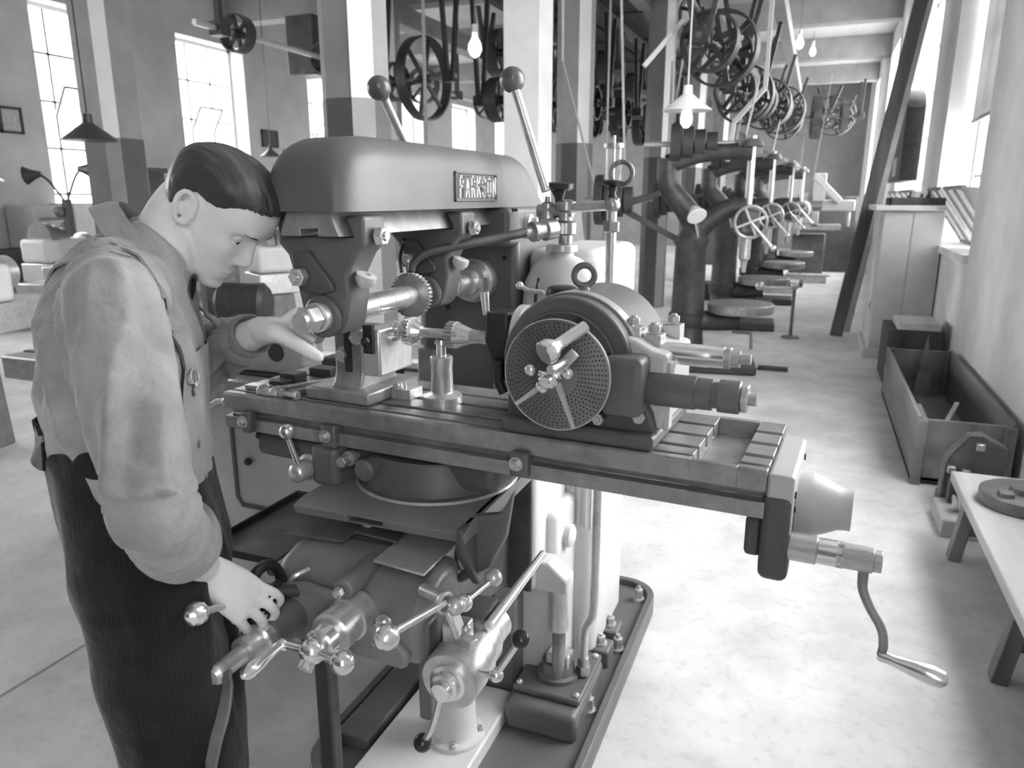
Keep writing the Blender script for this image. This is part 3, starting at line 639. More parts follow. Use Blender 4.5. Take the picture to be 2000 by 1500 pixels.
# trip lever on the right of the knee
LC = V((-.522, 1.0, .862))
m = MB().cyl((-.58, 1.035, .855), (-.53, 1.01, .862), .012, None, 16).torus(LC, V((1, -.25, 0)), .016, .005, 20, 8).ball(LC + V((.016, .01, -.008)), .016, 16, 10)
tl = obj('trip_lever', m, STEEL, MM)
m = MB().tube([LC, (-.552, .885, .866)], [.0075, .0065], 12); obj('lever_rod', m, BRIGHT, tl)
m = MB().lathe((-.551, .889, .866), V((-.2, -1, .02)), [(0, .008), (.005, .016), (.016, .021), (.028, .0185), (.035, .011), (.036, .0115), (.040, .010), (.042, .004)], 20); obj('lever_knob', m, BRIGHT, tl)
m = MB().ball(LC + V((.022, .03, -.012)), .0155, 16, 10).tube([LC + V((.022, .03, -.012)), (-.494, 1.125, .842)], [.0055, .005], 10); obj('rear_rod', m, BRIGHT, tl)
obj('rear_ball', MB().ball((-.492, 1.14, .843), .0165, 20, 14), STEEL, tl)
m = MB().bar(LC + V((.0, .02, -.02)), LC + V((.02, .02, -.07)), .03, .012).bar(LC + V((.02, .02, -.07)), LC + V((.05, .01, -.075)), .018, .018); obj('trip_latch', m, STEEL, tl, .003)
# vertical-feed dial with ball levers
DC = V((-.513, .992, .717))
m = MB().lathe(DC, Yv, [(0, .030), (.0, .050), (.004, .053), (.05, .054), (.052, .052), (.085, .052), (.09, .046), (.13, .046), (.16, .036), (.20, .036)], 40); dial = obj('vertical_feed_dial', m, STEEL, MM)
m = MB().lathe(DC + V((0, .002, 0)), -Yv, [(-.01, .034), (.008, .033), (.010, .026), (.022, .025), (.024, .018), (.036, .0165), (.038, .008)], 30); obj('dial_hub', m, BRIGHT, dial)
obj('dial_bracket', MB().box((-.575, 1.12, .69), (-.50, 1.20, .77)), PAINT, dial, .01)
def blever(p0, knuckle, p1, r, mt):
    m = MB().tube([p0, knuckle], [.007, .006], 10) if knuckle else MB()
    if knuckle: m.ball(knuckle, .0125, 16, 10).tube([knuckle, p1], [.0055, .005], 10)
    else: m.tube([p0, ((V(p0) + V(p1)) / 2 + V((.006, -.01, -.01))), p1], .0055, 10, 5)
    l = obj('ball_lever', m, BRIGHT, dial); obj('ball_knob', MB().ball(p1, r, 20, 14), mt, l)
blever((-.525, .99, .70), None, (-.562, .982, .588), .0165, BLACKP)
blever((-.47, 1.01, .735), (-.428, 1.0, .748), (-.384, 1.0, .826), .0155, BLACKP)
m = MB().tube([(-.492, 1.12, .760), (-.398, 1.13, .906 - .0)], [.010, .006], 12)
m = MB().tube([(-.484, 1.10, .769), (-.497, 1.43, .754)], [.0105, .0085], 14); obj('feed_rod', m, BRIGHT, dial)
m = MB().box((-.545, 1.03, .762), (-.50, 1.07, .80)).cyl((-.53, 1.04, .79), (-.49, 1.03, .80), .009, None, 12); obj('pointer_block', m, STEEL, dial, .004)
# elevating screw
m = MB().lathe((-.785, 1.555, .10), Zv, [(0, .078), (.016, .078), (.02, .060), (.03, .056), (.20, .052), (.205, .044), (.21, .03)], 36); es = obj('elevating_nut', m, PAINTL, MM)
obj('elevating_screw', MB().cyl((-.785, 1.555, .30), (-.785, 1.555, .56), .028, None, 24), GROUND, es)
for a in (-1.2, .4, 2.0): m = MB(); hexbolt(m, (-.785 + .067 * cos(a), 1.555 + .067 * sin(a), .116), Zv, .009, .012, False); obj('flange_screw', m, STEEL, es)
# left: lead-screw cover, hand lever, drip tray, hanging bracket
m = MB().cyl(T(.085, .03, .985), T(.27, .03, .985), .026, None, 26, .004); lc = obj('feed_trip_housing', m, PAINTD, MM)
obj('trip_block', tbox(.245, .315, -.012, .08, .925, 1.015), PAINT, lc, .014, seg=3)
HP = T(.232, -.03, .958)
m = MB().lathe(HP + TY * .04, -TY, [(0, .030), (.01, .030), (.014, .0225), (.05, .021), (.056, .017), (.06, .006)], 26); hl = obj('hand_lever', m, STEEL, lc)
m = MB().tube([HP + Zv * .012 - TY * .0, T(.222, -.045, 1.035)], [.0075, .0055], 12); m.ball(T(.221, -.046, 1.050), .0165, 20, 14); obj('lever_ball', m, BRIGHT, lc)
m = MB().cyl(T(.06, .04, 1.0), T(.10, .04, .985), .014, None, 14); obj('plunger', m, BLACKI, lc)
m = MB().tube([T(-.005, .01, 1.075), T(-.03, .01, 1.072), T(-.07, -.0, 1.045)], .007, 10).hexn(T(-.07, -.0, 1.045), T(-.086, -.004, 1.038), .012, .001).ball(T(0, .01, 1.075), .012, 14, 8); obj('end_stop_rod', m, STEEL, MM)
m = MB().box((-1.14, 1.11, .79), (-.97, 1.42, .797)); tr = obj('drip_tray', m, MIDM, MM, .002)
m = MB(); m.box((-1.145, 1.105, .79), (-1.138, 1.42, .812)).box((-1.14, 1.105, .79), (-.97, 1.112, .806)).box((-1.14, 1.413, .79), (-.97, 1.42, .812)).box((-.98, 1.30, .70), (-.90, 1.34, .79)); obj('tray_lip', m, DARKM, tr, .002)
m = MB().box((-.945, 1.18, .06), (-.905, 1.215, .72)).box((-.945, 1.14, .60), (-.88, 1.25, .66)); obj('hanging_bracket', m, DARKM, MM, .006)
# ------------------------------------------------------------------ dividing head, tailstock, work
CV, CZ = .14, 1.246                       # work axis in table coordinates
DH = thing('dividing_head', 'steel dividing head with a perforated round index plate on the right of the machine table', 'dividing head', tuple(T(.81, .14, 1.10)))
m = tbox(.69, .975, .006, .272, 1.10, 1.128)
m.prism([(.69, 1.12), (.975, 1.12), (.965, 1.16), (.93, 1.215), (.70, 1.215), (.69, 1.16)], T(0, .03, 0), TX, Zv, TY * .22)
hb = obj('head_base', m, PAINTD, DH, .008, seg=3)
for (u, z) in ((.872, 1.143), (.945, 1.155)): m = MB(); hexbolt(m, T(u, .028, z), -TY, .0115, .012, False); obj('base_bolt', m, STEEL, hb)
HC = T(.805, .03, 1.232)
m = MB().lathe(HC, TY, [(0, .101), (.0, .118), (.003, .121), (.03, .121), (.033, .124), (.225, .124), (.235, .118)], 64); drum = obj('swivel_drum', m, PAINT, DH)
m = MB().lathe(HC, -TY, [(-.01, .098), (.010, .098), (.013, .095)], 56); obj('drum_cover', m, PAINTD, drum)
obj('graduated_band', MB().lathe(HC + TY * .034, TY, [(0, .1242), (.0, .1262), (.03, .1262), (.03, .124)], 64), STEEL, drum)
m = MB(); m.cyl(HC - TY * .008 + TX * .03 + Zv * .083, HC - TY * .0145 + TX * .03 + Zv * .083, .0075, None, 14); m.cyl(HC - TY * .008 + TX * .085 + Zv * .03, HC - TY * .0145 + TX * .085 + Zv * .03, .004, None, 12); obj('cover_screw', m, BLACKI, drum)
m = MB().torus(HC + TY * .09 + Zv * .150, V((.35, -1, 0)), .0185, .0062, 32, 12).cyl(HC + TY * .09 + Zv * .118, HC + TY * .09 + Zv * .132, .012, .009, 16); obj('eye_bolt', m, MIDM, drum)
# strap clamps and flange on the right
m = MB().prism([(.885, 1.19), (.935, 1.13), (.978, 1.13), (.985, 1.16), (.985, 1.262), (.955, 1.268), (.925, 1.285), (.905, 1.29)], T(0, .045, 0), TX, Zv, TY * .18); fl = obj('clamp_flange', m, PAINTL, DH, .008, seg=3)
for (u, v, z) in ((.912, .085, 1.285), (.945, .10, 1.272), (.955, .20, 1.275)):
    m = tbox(u - .016, u + .016, v - .016, v + .02, z - .012, z + .016); hexbolt(m, T(u, v, z + .016), Zv, .0115, .016, False); obj('strap_clamp', m, STEEL, fl, .003)
m = tbox(.885, .955, -.010, .06, 1.160, 1.262); wb = obj('worm_housing', m, PAINT, DH, .012, seg=3)
m = MB().lathe(T(.95, .045, 1.203), TX, [(0, .027), (.002, .0285), (.085, .0285), (.086, .0265), (.112, .0265), (.113, .022), (.122, .022), (.123, .0275), (.156, .0275), (.158, .024)], 34); ls = obj('worm_shaft', m, MIDM, DH)
m = MB().hexn(T(1.108, .045, 1.203), T(1.120, .045, 1.203), .024, .002).cyl(T(1.12, .045, 1.203), T(1.133, .045, 1.203), .011, None, 18); obj('shaft_nut', m, STEEL, ls)
m = MB().lathe(T(.95, .10, 1.256), TX, [(0, .019), (.09, .0195), (.092, .0185), (.118, .0185), (.12, .016)], 30); us = obj('spindle_bar', m, BRIGHT, DH)
m = MB().hexn(T(1.068, .10, 1.256), T(1.080, .10, 1.256), .020, .002).cyl(T(1.08, .10, 1.256), T(1.094, .10, 1.256), .015, None, 20).hexn(T(1.094, .10, 1.256), T(1.112, .10, 1.256), .010, .001); obj('bar_nut', m, STEEL, us)
m = MB(); m.obox(T(.985, .06, 1.19), TX * .006, TY * .012, Zv * .06); obj('bar_bracket', m, PAINTL, us, .003)
# index plate
IC = T(.815, -.036, 1.2285); IR = .0965
m = MB().lathe(IC + TY * .006, -TY, [(0, IR - .001), (.001, IR), (.006, IR), (.0066, IR - .0008)], 72); ip = obj('index_plate', m, MIDM, DH)
hm = MB(); rings_ = [(.089, 66), (.083, 62), (.077, 59), (.071, 57), (.065, 54), (.059, 49), (.053, 46), (.047, 41), (.041, 37)]
for r, nh in rings_:
    for k in range(nh):
        a = 2 * pi * k / nh; c = IC - TY * .00085 + (TX * cos(a) + Zv * sin(a)) * r
        vs = [c + (TX * cos(b) + Zv * sin(b)) * .00165 for b in (0, 1.047, 2.094, 3.142, 4.189, 5.236)]; hm.add(vs, [(0, 1, 2, 3, 4, 5)])
ho = obj('index_holes', hm, BLACKI, ip, smooth=False); ho['kind'] = 'stuff'
m = MB().torus(IC - TY * .0003, TY, IR - .001, .0011, 72, 6); obj('bright_edge', m, BRIGHT, ip)
m = MB().cyl(IC, IC - TY * .030, .015, None, 24).hexn(IC - TY * .024, IC - TY * .040, .016, .0015).cyl(IC - TY * .04, IC - TY * .052, .009, .008, 16); cr = obj('index_crank', m, BRIGHT, DH)
d = V(TX * .055 + Zv * .062)
m = MB().obox(IC - TY * .024 + d * .28, d * .5, -TY * .003, d.cross(TY).normalized() * .009).cyl(IC - TY * .008 + d * .52, IC - TY * .07 + d * .40 - TX * .004, .008, .008, 16); obj('crank_arm', m, STEEL, cr, .002)
KN = IC - TY * .062 + TX * .016 + Zv * .058; KD = (-TY * .9 - TX * .20 + Zv * -.05).normalized()
m = MB().lathe(IC - TY * .006 + TX * .052 + Zv * .088, (KN - (IC - TY * .006 + TX * .052 + Zv * .088)), [(0, .0105), (.02, .0105), (.05, .010), (.062, .011), (.070, .018), (.078, .0205), (.088, .0205), (.090, .018)], 30); obj('plunger_knob', m, BRIGHT, cr)
for ang, L_, r_ in ((2.9, .040, .011), (.35, .030, .011), (-2.35, .024, .0125)):
    dd = TX * cos(ang) + Zv * sin(ang); m = MB().cyl(IC - TY * .018, IC - TY * .018 + dd * L_ * .6, .006, None, 10).ball(IC - TY * .018 + dd * L_, r_, 16, 10); m.cyl(IC - TY * .022 + dd * L_, IC - TY * .032 + dd * L_, .0045, None, 10); obj('crank_lobe', m, BRIGHT, cr)
for ang in (-2.47, -1.20):
    dd = TX * cos(ang) + Zv * sin(ang); pp_ = dd.cross(TY)
    m = MB().add([IC - TY * .0020 + dd * .010 + pp_ * .006, IC - TY * .0020 + dd * .094 + pp_ * .004, IC - TY * .0020 + dd * .094 - pp_ * .004, IC - TY * .0020 + dd * .010 - pp_ * .006] + [IC - TY * .0055 + dd * .010 + pp_ * .006, IC - TY * .0055 + dd * .094 + pp_ * .002, IC - TY * .0055 + dd * .094 - pp_ * .002, IC - TY * .0055 + dd * .010 - pp_ * .006], [(0, 1, 2, 3), (4, 5, 6, 7), (0, 1, 5, 4), (1, 2, 6, 5), (2, 3, 7, 6), (3, 0, 4, 7)])
    obj('sector_arm', m, STEEL, ip)
# spindle end, driver and lock handle
m = MB().lathe(T(.705, CV, CZ + .012), -TX, [(-.03, .056), (.02, .056), (.022, .060), (.036, .060), (.038, .054)], 44); sf = obj('spindle_flange', m, PAINTL, DH)
m = MB(); m.cyl(T(.668, CV - .035, CZ + .05), T(.664, CV - .035, CZ + .05), .007, None, 12).cyl(T(.668, CV - .045, CZ + .0), T(.664, CV - .045, CZ + .0), .006, None, 12); obj('flange_hole', m, BLACKI, sf)
m = MB().tube([T(.70, .20, 1.335), T(.655, .20, 1.338), T(.64, .20, 1.345)], .005, 10).ball(T(.637, .20, 1.347), .0085, 14, 10).ball(T(.70, .20, 1.335), .010, 14, 10); obj('lock_lever', m, STEEL, DH)
m = MB().lathe(T(.73, .20, 1.325), Zv, [(0, .03), (.012, .032), (.022, .030), (.026, .022)], 26); obj('oil_cap', m, BLACKI, DH)

# lathe dog (carrier) gripping the mandrel
m = MB(); m.prism([(-.036, .0), (-.034, .058), (.034, .058), (.036, .0), (.012, -.045), (.004, -.085), (-.008, -.085), (-.010, -.05)], T(.606, CV, CZ), -TY, Zv, TX * .05)
dog = solo('lathe_dog', m, BLACKI, 'black square iron carrier clamped on the end of the mandrel by the dividing head', 'carrier', tuple(T(.63, CV, CZ)), bevel=.006)
m = MB(); m.cyl(T(.602, CV - .02, CZ + .05), T(.598, CV - .02, CZ + .095), .007, .009, 14); m = m
sc_ = obj('clamp_screw', m, BRIGHT, dog); 
m = MB().tube([T(.63, CV - .02, CZ - .04), T(.628, CV - .022, CZ - .08), T(.64, CV - .02, CZ - .105)], .010, 10); obj('bent_tail', m, BLACKI, dog)
# mandrel with two gears being cut
WM = thing('gear_mandrel', 'bright steel mandrel carrying two small toothed gears under the milling cutter', 'mandrel', tuple(T(.47, CV, CZ)))
obj('shaft', MB().lathe(T(.385, CV, CZ), TX, [(0, .008), (.01, .010), (.20, .0105), (.23, .012)], 20), STEEL, WM)
m = MB().gear(T(.402, CV, CZ), T(.418, CV, CZ), .031, .006, 22, .4, 0); m.lathe(T(.418, CV, CZ), TX, [(0, .027), (.006, .022), (.02, .013)], 28).lathe(T(.385, CV, CZ), TX, [(0, .012), (.017, .016)], 20); obj('gear', m, BRIGHT, WM, 0, smooth=False)
m = MB().gear(T(.505, CV, CZ), T(.523, CV, CZ), .028, .005, 22, .4, 0); m.lathe(T(.523, CV, CZ), TX, [(0, .026), (.012, .023), (.035, .015), (.055, .013), (.072, .014)], 28); obj('gear', m, STEEL, WM, 0, smooth=False)
# screw jack beneath the mandrel
JP = T(.488, .135, 1.10)
m = MB().lathe(JP, Zv, [(0, .042), (.016, .042), (.019, .038), (.022, .026), (.025, .0235), (.080, .0225), (.082, .0235), (.098, .0235), (.101, .020)], 36)
jk = solo('work_support_jack', m, STEEL, 'small round steel screw jack standing on the table under the mandrel', 'jack', tuple(JP))
obj('jack_screw', MB().cyl(JP + Zv * .10, JP + Zv * .126, .0105, None, 18).cyl(JP + Zv * .126, JP + Zv * .1345, .014, .012, 18), BRIGHT, jk)
# tailstock
TS = thing('tailstock', 'upright steel tailstock with hexagon bolts beside the milling cutter', 'tailstock', tuple(T(.29, .14, 1.10)))
m = tbox(.205, .372, .035, .225, 1.10, 1.128); tb = obj('tailstock_base', m, GROUND, TS, .005)
m = MB().prism([(.05, 1.12), (.07, 1.135), (.078, 1.16), (.078, 1.248), (.19, 1.248), (.19, 1.16), (.20, 1.135), (.215, 1.12)], T(.255, 0, 0), TY, Zv, TX * .075); bd = obj('upright_body', m, GROUND, TS, .005, seg=3)
m = tbox(.328, .375, .075, .20, 1.155, 1.255); obj('sliding_head', m, STEEL, TS, .005)
m = tbox(.288, .302, .070, .079, 1.16, 1.26); obj('dark_slot', m, BLACKI, bd)
m = MB(); hexbolt(m, T(.318, .076, 1.236), -TY, .012, .014); obj('clamp_bolt', m, STEEL, bd)
m = MB(); hexbolt(m, T(.282, .076, 1.196), -TY, .013, .016); obj('clamp_bolt', m, STEEL, bd)
m = MB(); m.obox(T(.352, .072, 1.235), TX * .012, TY * .005, Zv * .03); hexbolt(m, T(.352, .066, 1.232), -TY, .0105, .012, False); obj('slide_clamp', m, BLACKI, bd, .003)
m = MB().lathe(T(.365, CV, CZ), TX, [(0, .016), (.012, .015), (.022, .008), (.04, .002)], 20).lathe(T(.365, CV - .018, CZ - .018), V(TX + Zv * .3), [(0, .012), (.02, .010), (.032, .007)], 16); obj('centre', m, BRIGHT, TS)
m = tbox(.372, .42, .115, .165, 1.10, 1.122); hexbolt(m, T(.39, .125, 1.122), -TY * .6 + Zv * .4, .012, .016); obj('hold_down_bolt', m, STEEL, tb, .003)
# tools lying on the left of the table
tl_ = [('spanner', 'long flat bar lying slantwise behind the tailstock end of the table', 'spanner', STEEL, lambda: MB().bar(T(.105, .045, 1.106), T(.185, .225, 1.106), .016, .009)),
       ('clamp_bar', 'thin notched clamping bar nearest the tailstock foot on the table', 'clamp bar', MIDM, lambda: MB().bar(T(.165, .03, 1.107), T(.200, .160, 1.107), .022, .011)),
       ('vee_block', 'square dark steel block with a step at the left end of the table', 'block', DARKM, lambda: tbox(.060, .108, .115, .155, 1.10, 1.125).box(T(.070, .085, 1.10) - V((.006, .01, 0)), T(.10, .115, 1.116))),
       ('clamp_strap', 'flat pale strap lying on the very left corner of the table', 'strap', STEEL, lambda: tbox(.025, .085, .040, .068, 1.10, 1.110)),
       ('packing_piece', 'dark oblong packing piece behind the stepped block on the table', 'packing piece', DARKM, lambda: tbox(.075, .14, .20, .24, 1.10, 1.122))]
for nm, lb, ct, mt, fn in tl_:
    mb = fn(); c = sum(mb.v, V((0, 0, 0))) / len(mb.v); solo(nm, mb, mt, lb, ct, (c.x, c.y, 1.10), bevel=.002)
m = MB().prism([(-.030, 0), (.030, 0), (.030, .012), (.018, .024), (.009, .013), (-.009, .013), (-.018, .024), (-.030, .012)], T(.115, .012, 1.10), TX, Zv, TY * .022)
solo('clamp_claw', m, STEEL, 'small crescent shaped clamp claw at the front edge of the table', 'clamp', tuple(T(.115, .02, 1.10)), bevel=.003)
m = MB(); m.cyl(T(.155, .022, 1.108), T(.19, .018, 1.108), .006, None, 12).hexn(T(.19, .018, 1.109), T(.202, .016, 1.109), .010, .001).cyl(T(.150, .022, 1.108), T(.157, .022, 1.108), .010, None, 14)
solo('tee_bolt', m, STEEL, 'short steel bolt with its nut lying at the table front edge', 'bolt', tuple(T(.175, .02, 1.10)))
m = MB().prism([(-.045, 0), (.045, 0), (.045, .035), (.030, .075), (-.020, .085), (-.045, .05)], T(.06, .262, 1.10), TX, Zv, TY * .018)
# ------------------------------------------------------------------ workshop things
# -- pendant lamps
def pendant(loc, r, m, label, group=None, bulb=True, top=ZC, wide=.66):
    x, y, z = loc
    t = thing('pendant_lamp', label, 'lamp', loc, group=group)
    h = r * wide
    mb = MB().lathe((0, 0, 0), Zv, [(.0, r), (.006, r * 1.01), (h, r * .20), (h * 1.15, r * .19), (h * 1.5, r * .17), (h * 1.55, r * .05)], 32)
    me = MB(); n = 32; prof = [(0, r * .985), (h * .96, r * .17)]
    s = obj('lamp_shade', mb, m, t, local=True)
    if bulb: obj('light_bulb', MB().lathe((0, 0, h * .5), -Zv, [(0, .02), (.04, .03), (.08 + h * .2, .045), (.12 + h * .2, .042), (.15 + h * .2, .02), (.155 + h * .2, .003)], 18), BULB, t, local=True)
    obj('cord', MB().tube([(0, 0, h * 1.5), (0, 0, top - z - .04)], .006, 6), POSTL if m is ENAM else BLACKI, t, local=True)
    obj('ceiling_rose', MB().lathe((0, 0, top - z - .04), Zv, [(0, .05), (.04, .06)], 16), WHITEP, t, local=True)
    return t
pendant((-.95, 5.80, 2.13), .175, ENAM, 'white conical lamp shade hanging in front of the drilling machines')
pendant((-5.32, 4.45, 1.95), .20, ENAMD, 'dark conical lamp shade hung before the far left window', bulb=False)
pendant((-8.25, 10.2, 2.16), .17, ENAMD, 'small dark lamp shade hanging below the notice beside the overarm', bulb=False)
pendant((-7.0, 4.65, 1.66), .20, ENAM, 'white lamp shade cut off by the left edge of the picture', bulb=False)
def bare_bulb(loc, label):
    x, y, z = loc; t = thing('bare_bulb', label, 'light bulb', loc)
    obj('light_bulb', MB().lathe((0, 0, .10), -Zv, [(0, .025), (.04, .03), (.10, .062), (.15, .068), (.20, .045), (.225, .005)], 18), BULB, t, local=True)
    obj('bulb_holder', MB().cyl((0, 0, .10), (0, 0, .17), .03, None, 14), POSTL, t, local=True)
    obj('cord', MB().tube([(0, 0, .17), (0, 0, ZC - z)], .006, 6), MIDM, t, local=True)
bare_bulb((-.52, 13.8, 3.96), 'larger bare bulb of the pair hanging under the ceiling at the far end')
bare_bulb((-.39, 17.3, 4.40), 'smaller bare bulb hanging beyond the larger one under the ceiling')
bare_bulb((-3.14, 6.92, 2.92), 'bare bulb hanging among the dark pulleys behind the machine arm')

# -- overhead shafting
def pulley(mb, p, ax, r, w, spokes=6, hub=.05):
    p = V(p); ax = V(ax).normalized(); x, y, _ = frame(ax)
    o_ = [p - ax * w / 2, p + ax * w / 2]
    n = 40; vs = []; fs = []
    for rr in (r, r - .022):
        for q in o_:
            for i in range(n): a = 2 * pi * i / n; vs.append(q + (x * cos(a) + y * sin(a)) * rr)
    for i in range(n):
        j = (i + 1) % n
        for a, b in ((0, 1), (1, 3), (3, 2), (2, 0)): fs.append((a * n + i, a * n + j, b * n + j, b * n + i))
    mb.add(vs, fs)
    for k in range(spokes):
        a = 2 * pi * k / spokes + .3; d = x * cos(a) + y * sin(a); mb.bar(p, p + d * (r - .01), .045, .03, up=ax)
    mb.cyl(p - ax * w * .6, p + ax * w * .6, hub, None, 16)
def countershaft(p, ax, L_, pulleys, label, group, hang=None, ztop=ZC - .42, mt=DARKM):
    p = V(p); ax = V(ax).normalized()
    t = thing('countershaft', label, 'overhead shaft', tuple(p), group=group)
    obj('shaft', MB().cyl(p - ax * L_ / 2, p + ax * L_ / 2, .028, None, 14), MIDM, t)
    for s, r, w, sp in pulleys:
        mb = MB(); pulley(mb, p + ax * s, ax, r, w, sp); obj('pulley', mb, mt, t)
    side = ax.cross(Zv).normalized()
    for s in (-L_ / 2 + .08, L_ / 2 - .08):
        q = p + ax * s; mb = MB(); zt = ztop - q.z
        mb.bar(q - side * .05, q - side * .22 + Zv * zt, .05, .05); mb.bar(q + side * .05, q + side * .22 + Zv * zt, .05, .05); mb.box(q - V((.07, .07, .06)), q + V((.07, .07, .06)))
        obj('hanger', mb, mt, t, .006)
    return t
GS = 'overhead countershafts'
countershaft((-4.52, 8.27, 2.86), (1, -.16, 0), 1.15, [(.13, .46, .13, 6), (-.30, .22, .12, 5)], 'overhead shaft with the big spoked pulley seen behind the short ball lever', None, mt=BLACKI)
countershaft((-3.52, 8.5, 2.62), (1, -.16, 0), .75, [(-.03, .25, .16, 5), (.2, .16, .1, 4)], 'short overhead shaft with a smaller spoked pulley left of the pale pillar', None, mt=BLACKI)
countershaft((-.98, 7.8, 2.88), (.15, 1, 0), 1.5, [(-.4, .26, .14, 5), (.0, .34, .14, 6), (.35, .22, .12, 5)], 'overhead shaft with dark pulleys above the white lamp shade', None, ztop=3.62)
countershaft((-.95, 9.9, 2.72), (.15, 1, 0), 1.5, [(-.4, .24, .14, 5), (.05, .34, .14, 6), (.4, .20, .12, 5)], 'second overhead shaft with dark pulleys along the drilling machine row', None, ztop=3.62)
countershaft((-.85, 12.2, 2.85), (.15, 1, 0), 1.6, [(-.5, .26, .14, 5), (.0, .36, .14, 6), (.4, .25, .12, 5)], 'third overhead shaft along the drilling machine row', None, ztop=3.62)
for i, (x, y, z) in enumerate(((-.75, 14.6, 3.0), (-.2, 16.0, 3.0), (.15, 17.5, 3.15), (-.2, 20.6, 3.3), (-.85, 17.5, 3.1))):
    countershaft((x, y, z), (1, .1, 0) if i % 2 else (.2, 1, 0), 1.7, [(-.5, .30, .14, 5), (.0, .40, .14, 6), (.5, .26, .12, 5)], 'dark pulley shaft in the tangle below the ceiling at the far end', 'far countershafts', ztop=3.62)
for i, (x, y, z) in enumerate(((-3.45, 9.4, 3.3), (-3.4, 10.3, 2.75), (-3.5, 11.2, 3.35), (-3.4, 12.1, 2.8), (-3.5, 13.0, 3.3), (-3.4, 13.9, 2.9), (-3.5, 14.8, 3.3), (-3.4, 15.7, 2.9))):
    countershaft((x, y, z), (1, .05 * (i % 3 - 1), 0), 1.5, [(-.5, .28, .16, 5), (-.1, .36, .16, 6), (.45, .22, .14, 5)], 'dark pulley shaft in the shadowed tangle between the pillars', 'tangled countershafts', ztop=3.82, mt=BLACKI if i % 2 else DARKM)
# long line shafts and timber stringers
def line_shaft(x, z, y0, y1, pl, label):
    t = thing('line_shaft', label, 'overhead shaft', (x, y0, z))
    obj('shaft', MB().cyl((x, y0, z), (x, y1, z), .035, None, 14), STEEL if x < -6 else MIDM, t)
    for y, r in pl:
        mb = MB(); pulley(mb, (x, y, z), (0, 1, 0), r, .16, 6); obj('pulley', mb, DARKM, t)
    y = y0 + .4
    while y < y1:
        mb = MB().bar((x, y, z), (x, y, ZC), .07, .07).box((x - .09, y - .08, z - .08), (x + .09, y + .08, z + .08)); obj('hanger', mb, DARKM, t); y += 3.2
line_shaft(-6.75, 3.45, 7.2, 22, [(7.9, .22), (9.7, .22), (12.6, .3), (15.5, .3)], 'long bright line shaft under the ceiling along the left wall')
line_shaft(-1.78, 4.02, 6.2, 22, [(8.0, .28), (9.2, .24), (11.5, .28), (14.0, .28)], 'long line shaft running above the row of pillars')
for x, z in ((-3.9, 3.82), (-2.95, 3.82), (-1.35, 3.62), (-.62, 3.62)):
    lb = {-3.9: 'dark timber shaft bearer left of the pillars under the ceiling', -2.95: 'dark timber shaft bearer close to the pillars under the ceiling', -1.35: 'timber shaft bearer on the left above the drilling machines', -.62: 'timber shaft bearer on the right above the drilling machines'}[x]
    solo('shaft_bearer', MB().box((x - .07, 6.6 if x < -2 else 7.0, z), (x + .07, 21.5, z + .18)), WOODD if x < -2 else BEAMM, lb, 'timber bearer', (x, 14, z), bevel=.006)
ga = thing('darkening_gantry', 'dark plank gantry added to darken the ceiling above the tangled shafts', 'gantry', (-3.4, 12.6, 4.02))  # dark boards added to deepen the gloom under the ceiling
for k in range(7): obj('darkening_gantry_board', MB().box((-4.3 + k * .25, 8.9, 4.02), (-4.1 + k * .25, 17.2, 4.07)), WOODD, ga, .004)
for k in range(5): obj('darkening_gantry_bearer', MB().box((-4.4, 9.2 + k * 1.9, 4.0), (-2.5, 9.32 + k * 1.9, 4.02)), WOODD, ga, .004)
def belt(pts, w, label, m=BELTM, up=(0, 1, 0)):
    mb = MB()
    for a, b in zip(pts, pts[1:]): mb.bar(a, b, .009, w, up=V(up))
    c = V(pts[-1]); return solo('drive_belt', mb, m, label, 'belt', tuple(c))
belt([(-1.80, 7.02, 3.75), (-1.70, 7.05, 1.86)], .06, 'bright drive belt running down to the stepped pulley beside the first drilling machine', PALEW)
belt([(-2.02, 7.6, 3.7), (-2.02, 7.6, .02)], .05, 'thin belt just right of the grey pillar')
belt([(-2.33, 7.1, 2.75), (-1.98, 7.15, 1.55)], .05, 'slanting belt crossing the dark lower part of the grey pillar')
belt([(-2.36, 7.15, 4.2), (-2.33, 7.1, 2.75)], .05, 'pale belt hanging over the right edge of the grey pillar', PALEW)
belt([(-3.35, 6.3, 4.2), (-3.30, 6.2, 1.27)], .05, 'upright belt crossing the big spoked pulley')
belt([(-1.55, 9.2, 3.3), (-1.75, 9.3, 1.9)], .09, 'broad slanting belt left of the third pillar', BELTM)
belt([(-1.66, 9.0, 3.0), (-1.66, 9.0, 1.8)], .10, 'upright grey belt left of the third pillar')
belt([(-.88, 9.9, 3.05), (-1.0, 9.5, 1.92)], .08, 'belt dropping to the second drilling machine')
belt([(-.62, 7.8, 2.6), (-.66, 7.1, 1.95)], .08, 'pale belt dropping to the first drilling machine head', PALEW)
belt([(-.62, 11.9, 2.6), (-.72, 11.9, 1.95)], .09, 'belt dropping to the third drilling machine', PALEW)
belt([(.02, 14.9, 3.6), (-.12, 15.0, 1.95)], .06, 'thin belt coming down to the pale machine at the far end', PALEW)
belt([(-.35, 16.2, 3.4), (-.40, 15.9, 1.6)], .06, 'faint belt behind the pale machine at the far end')
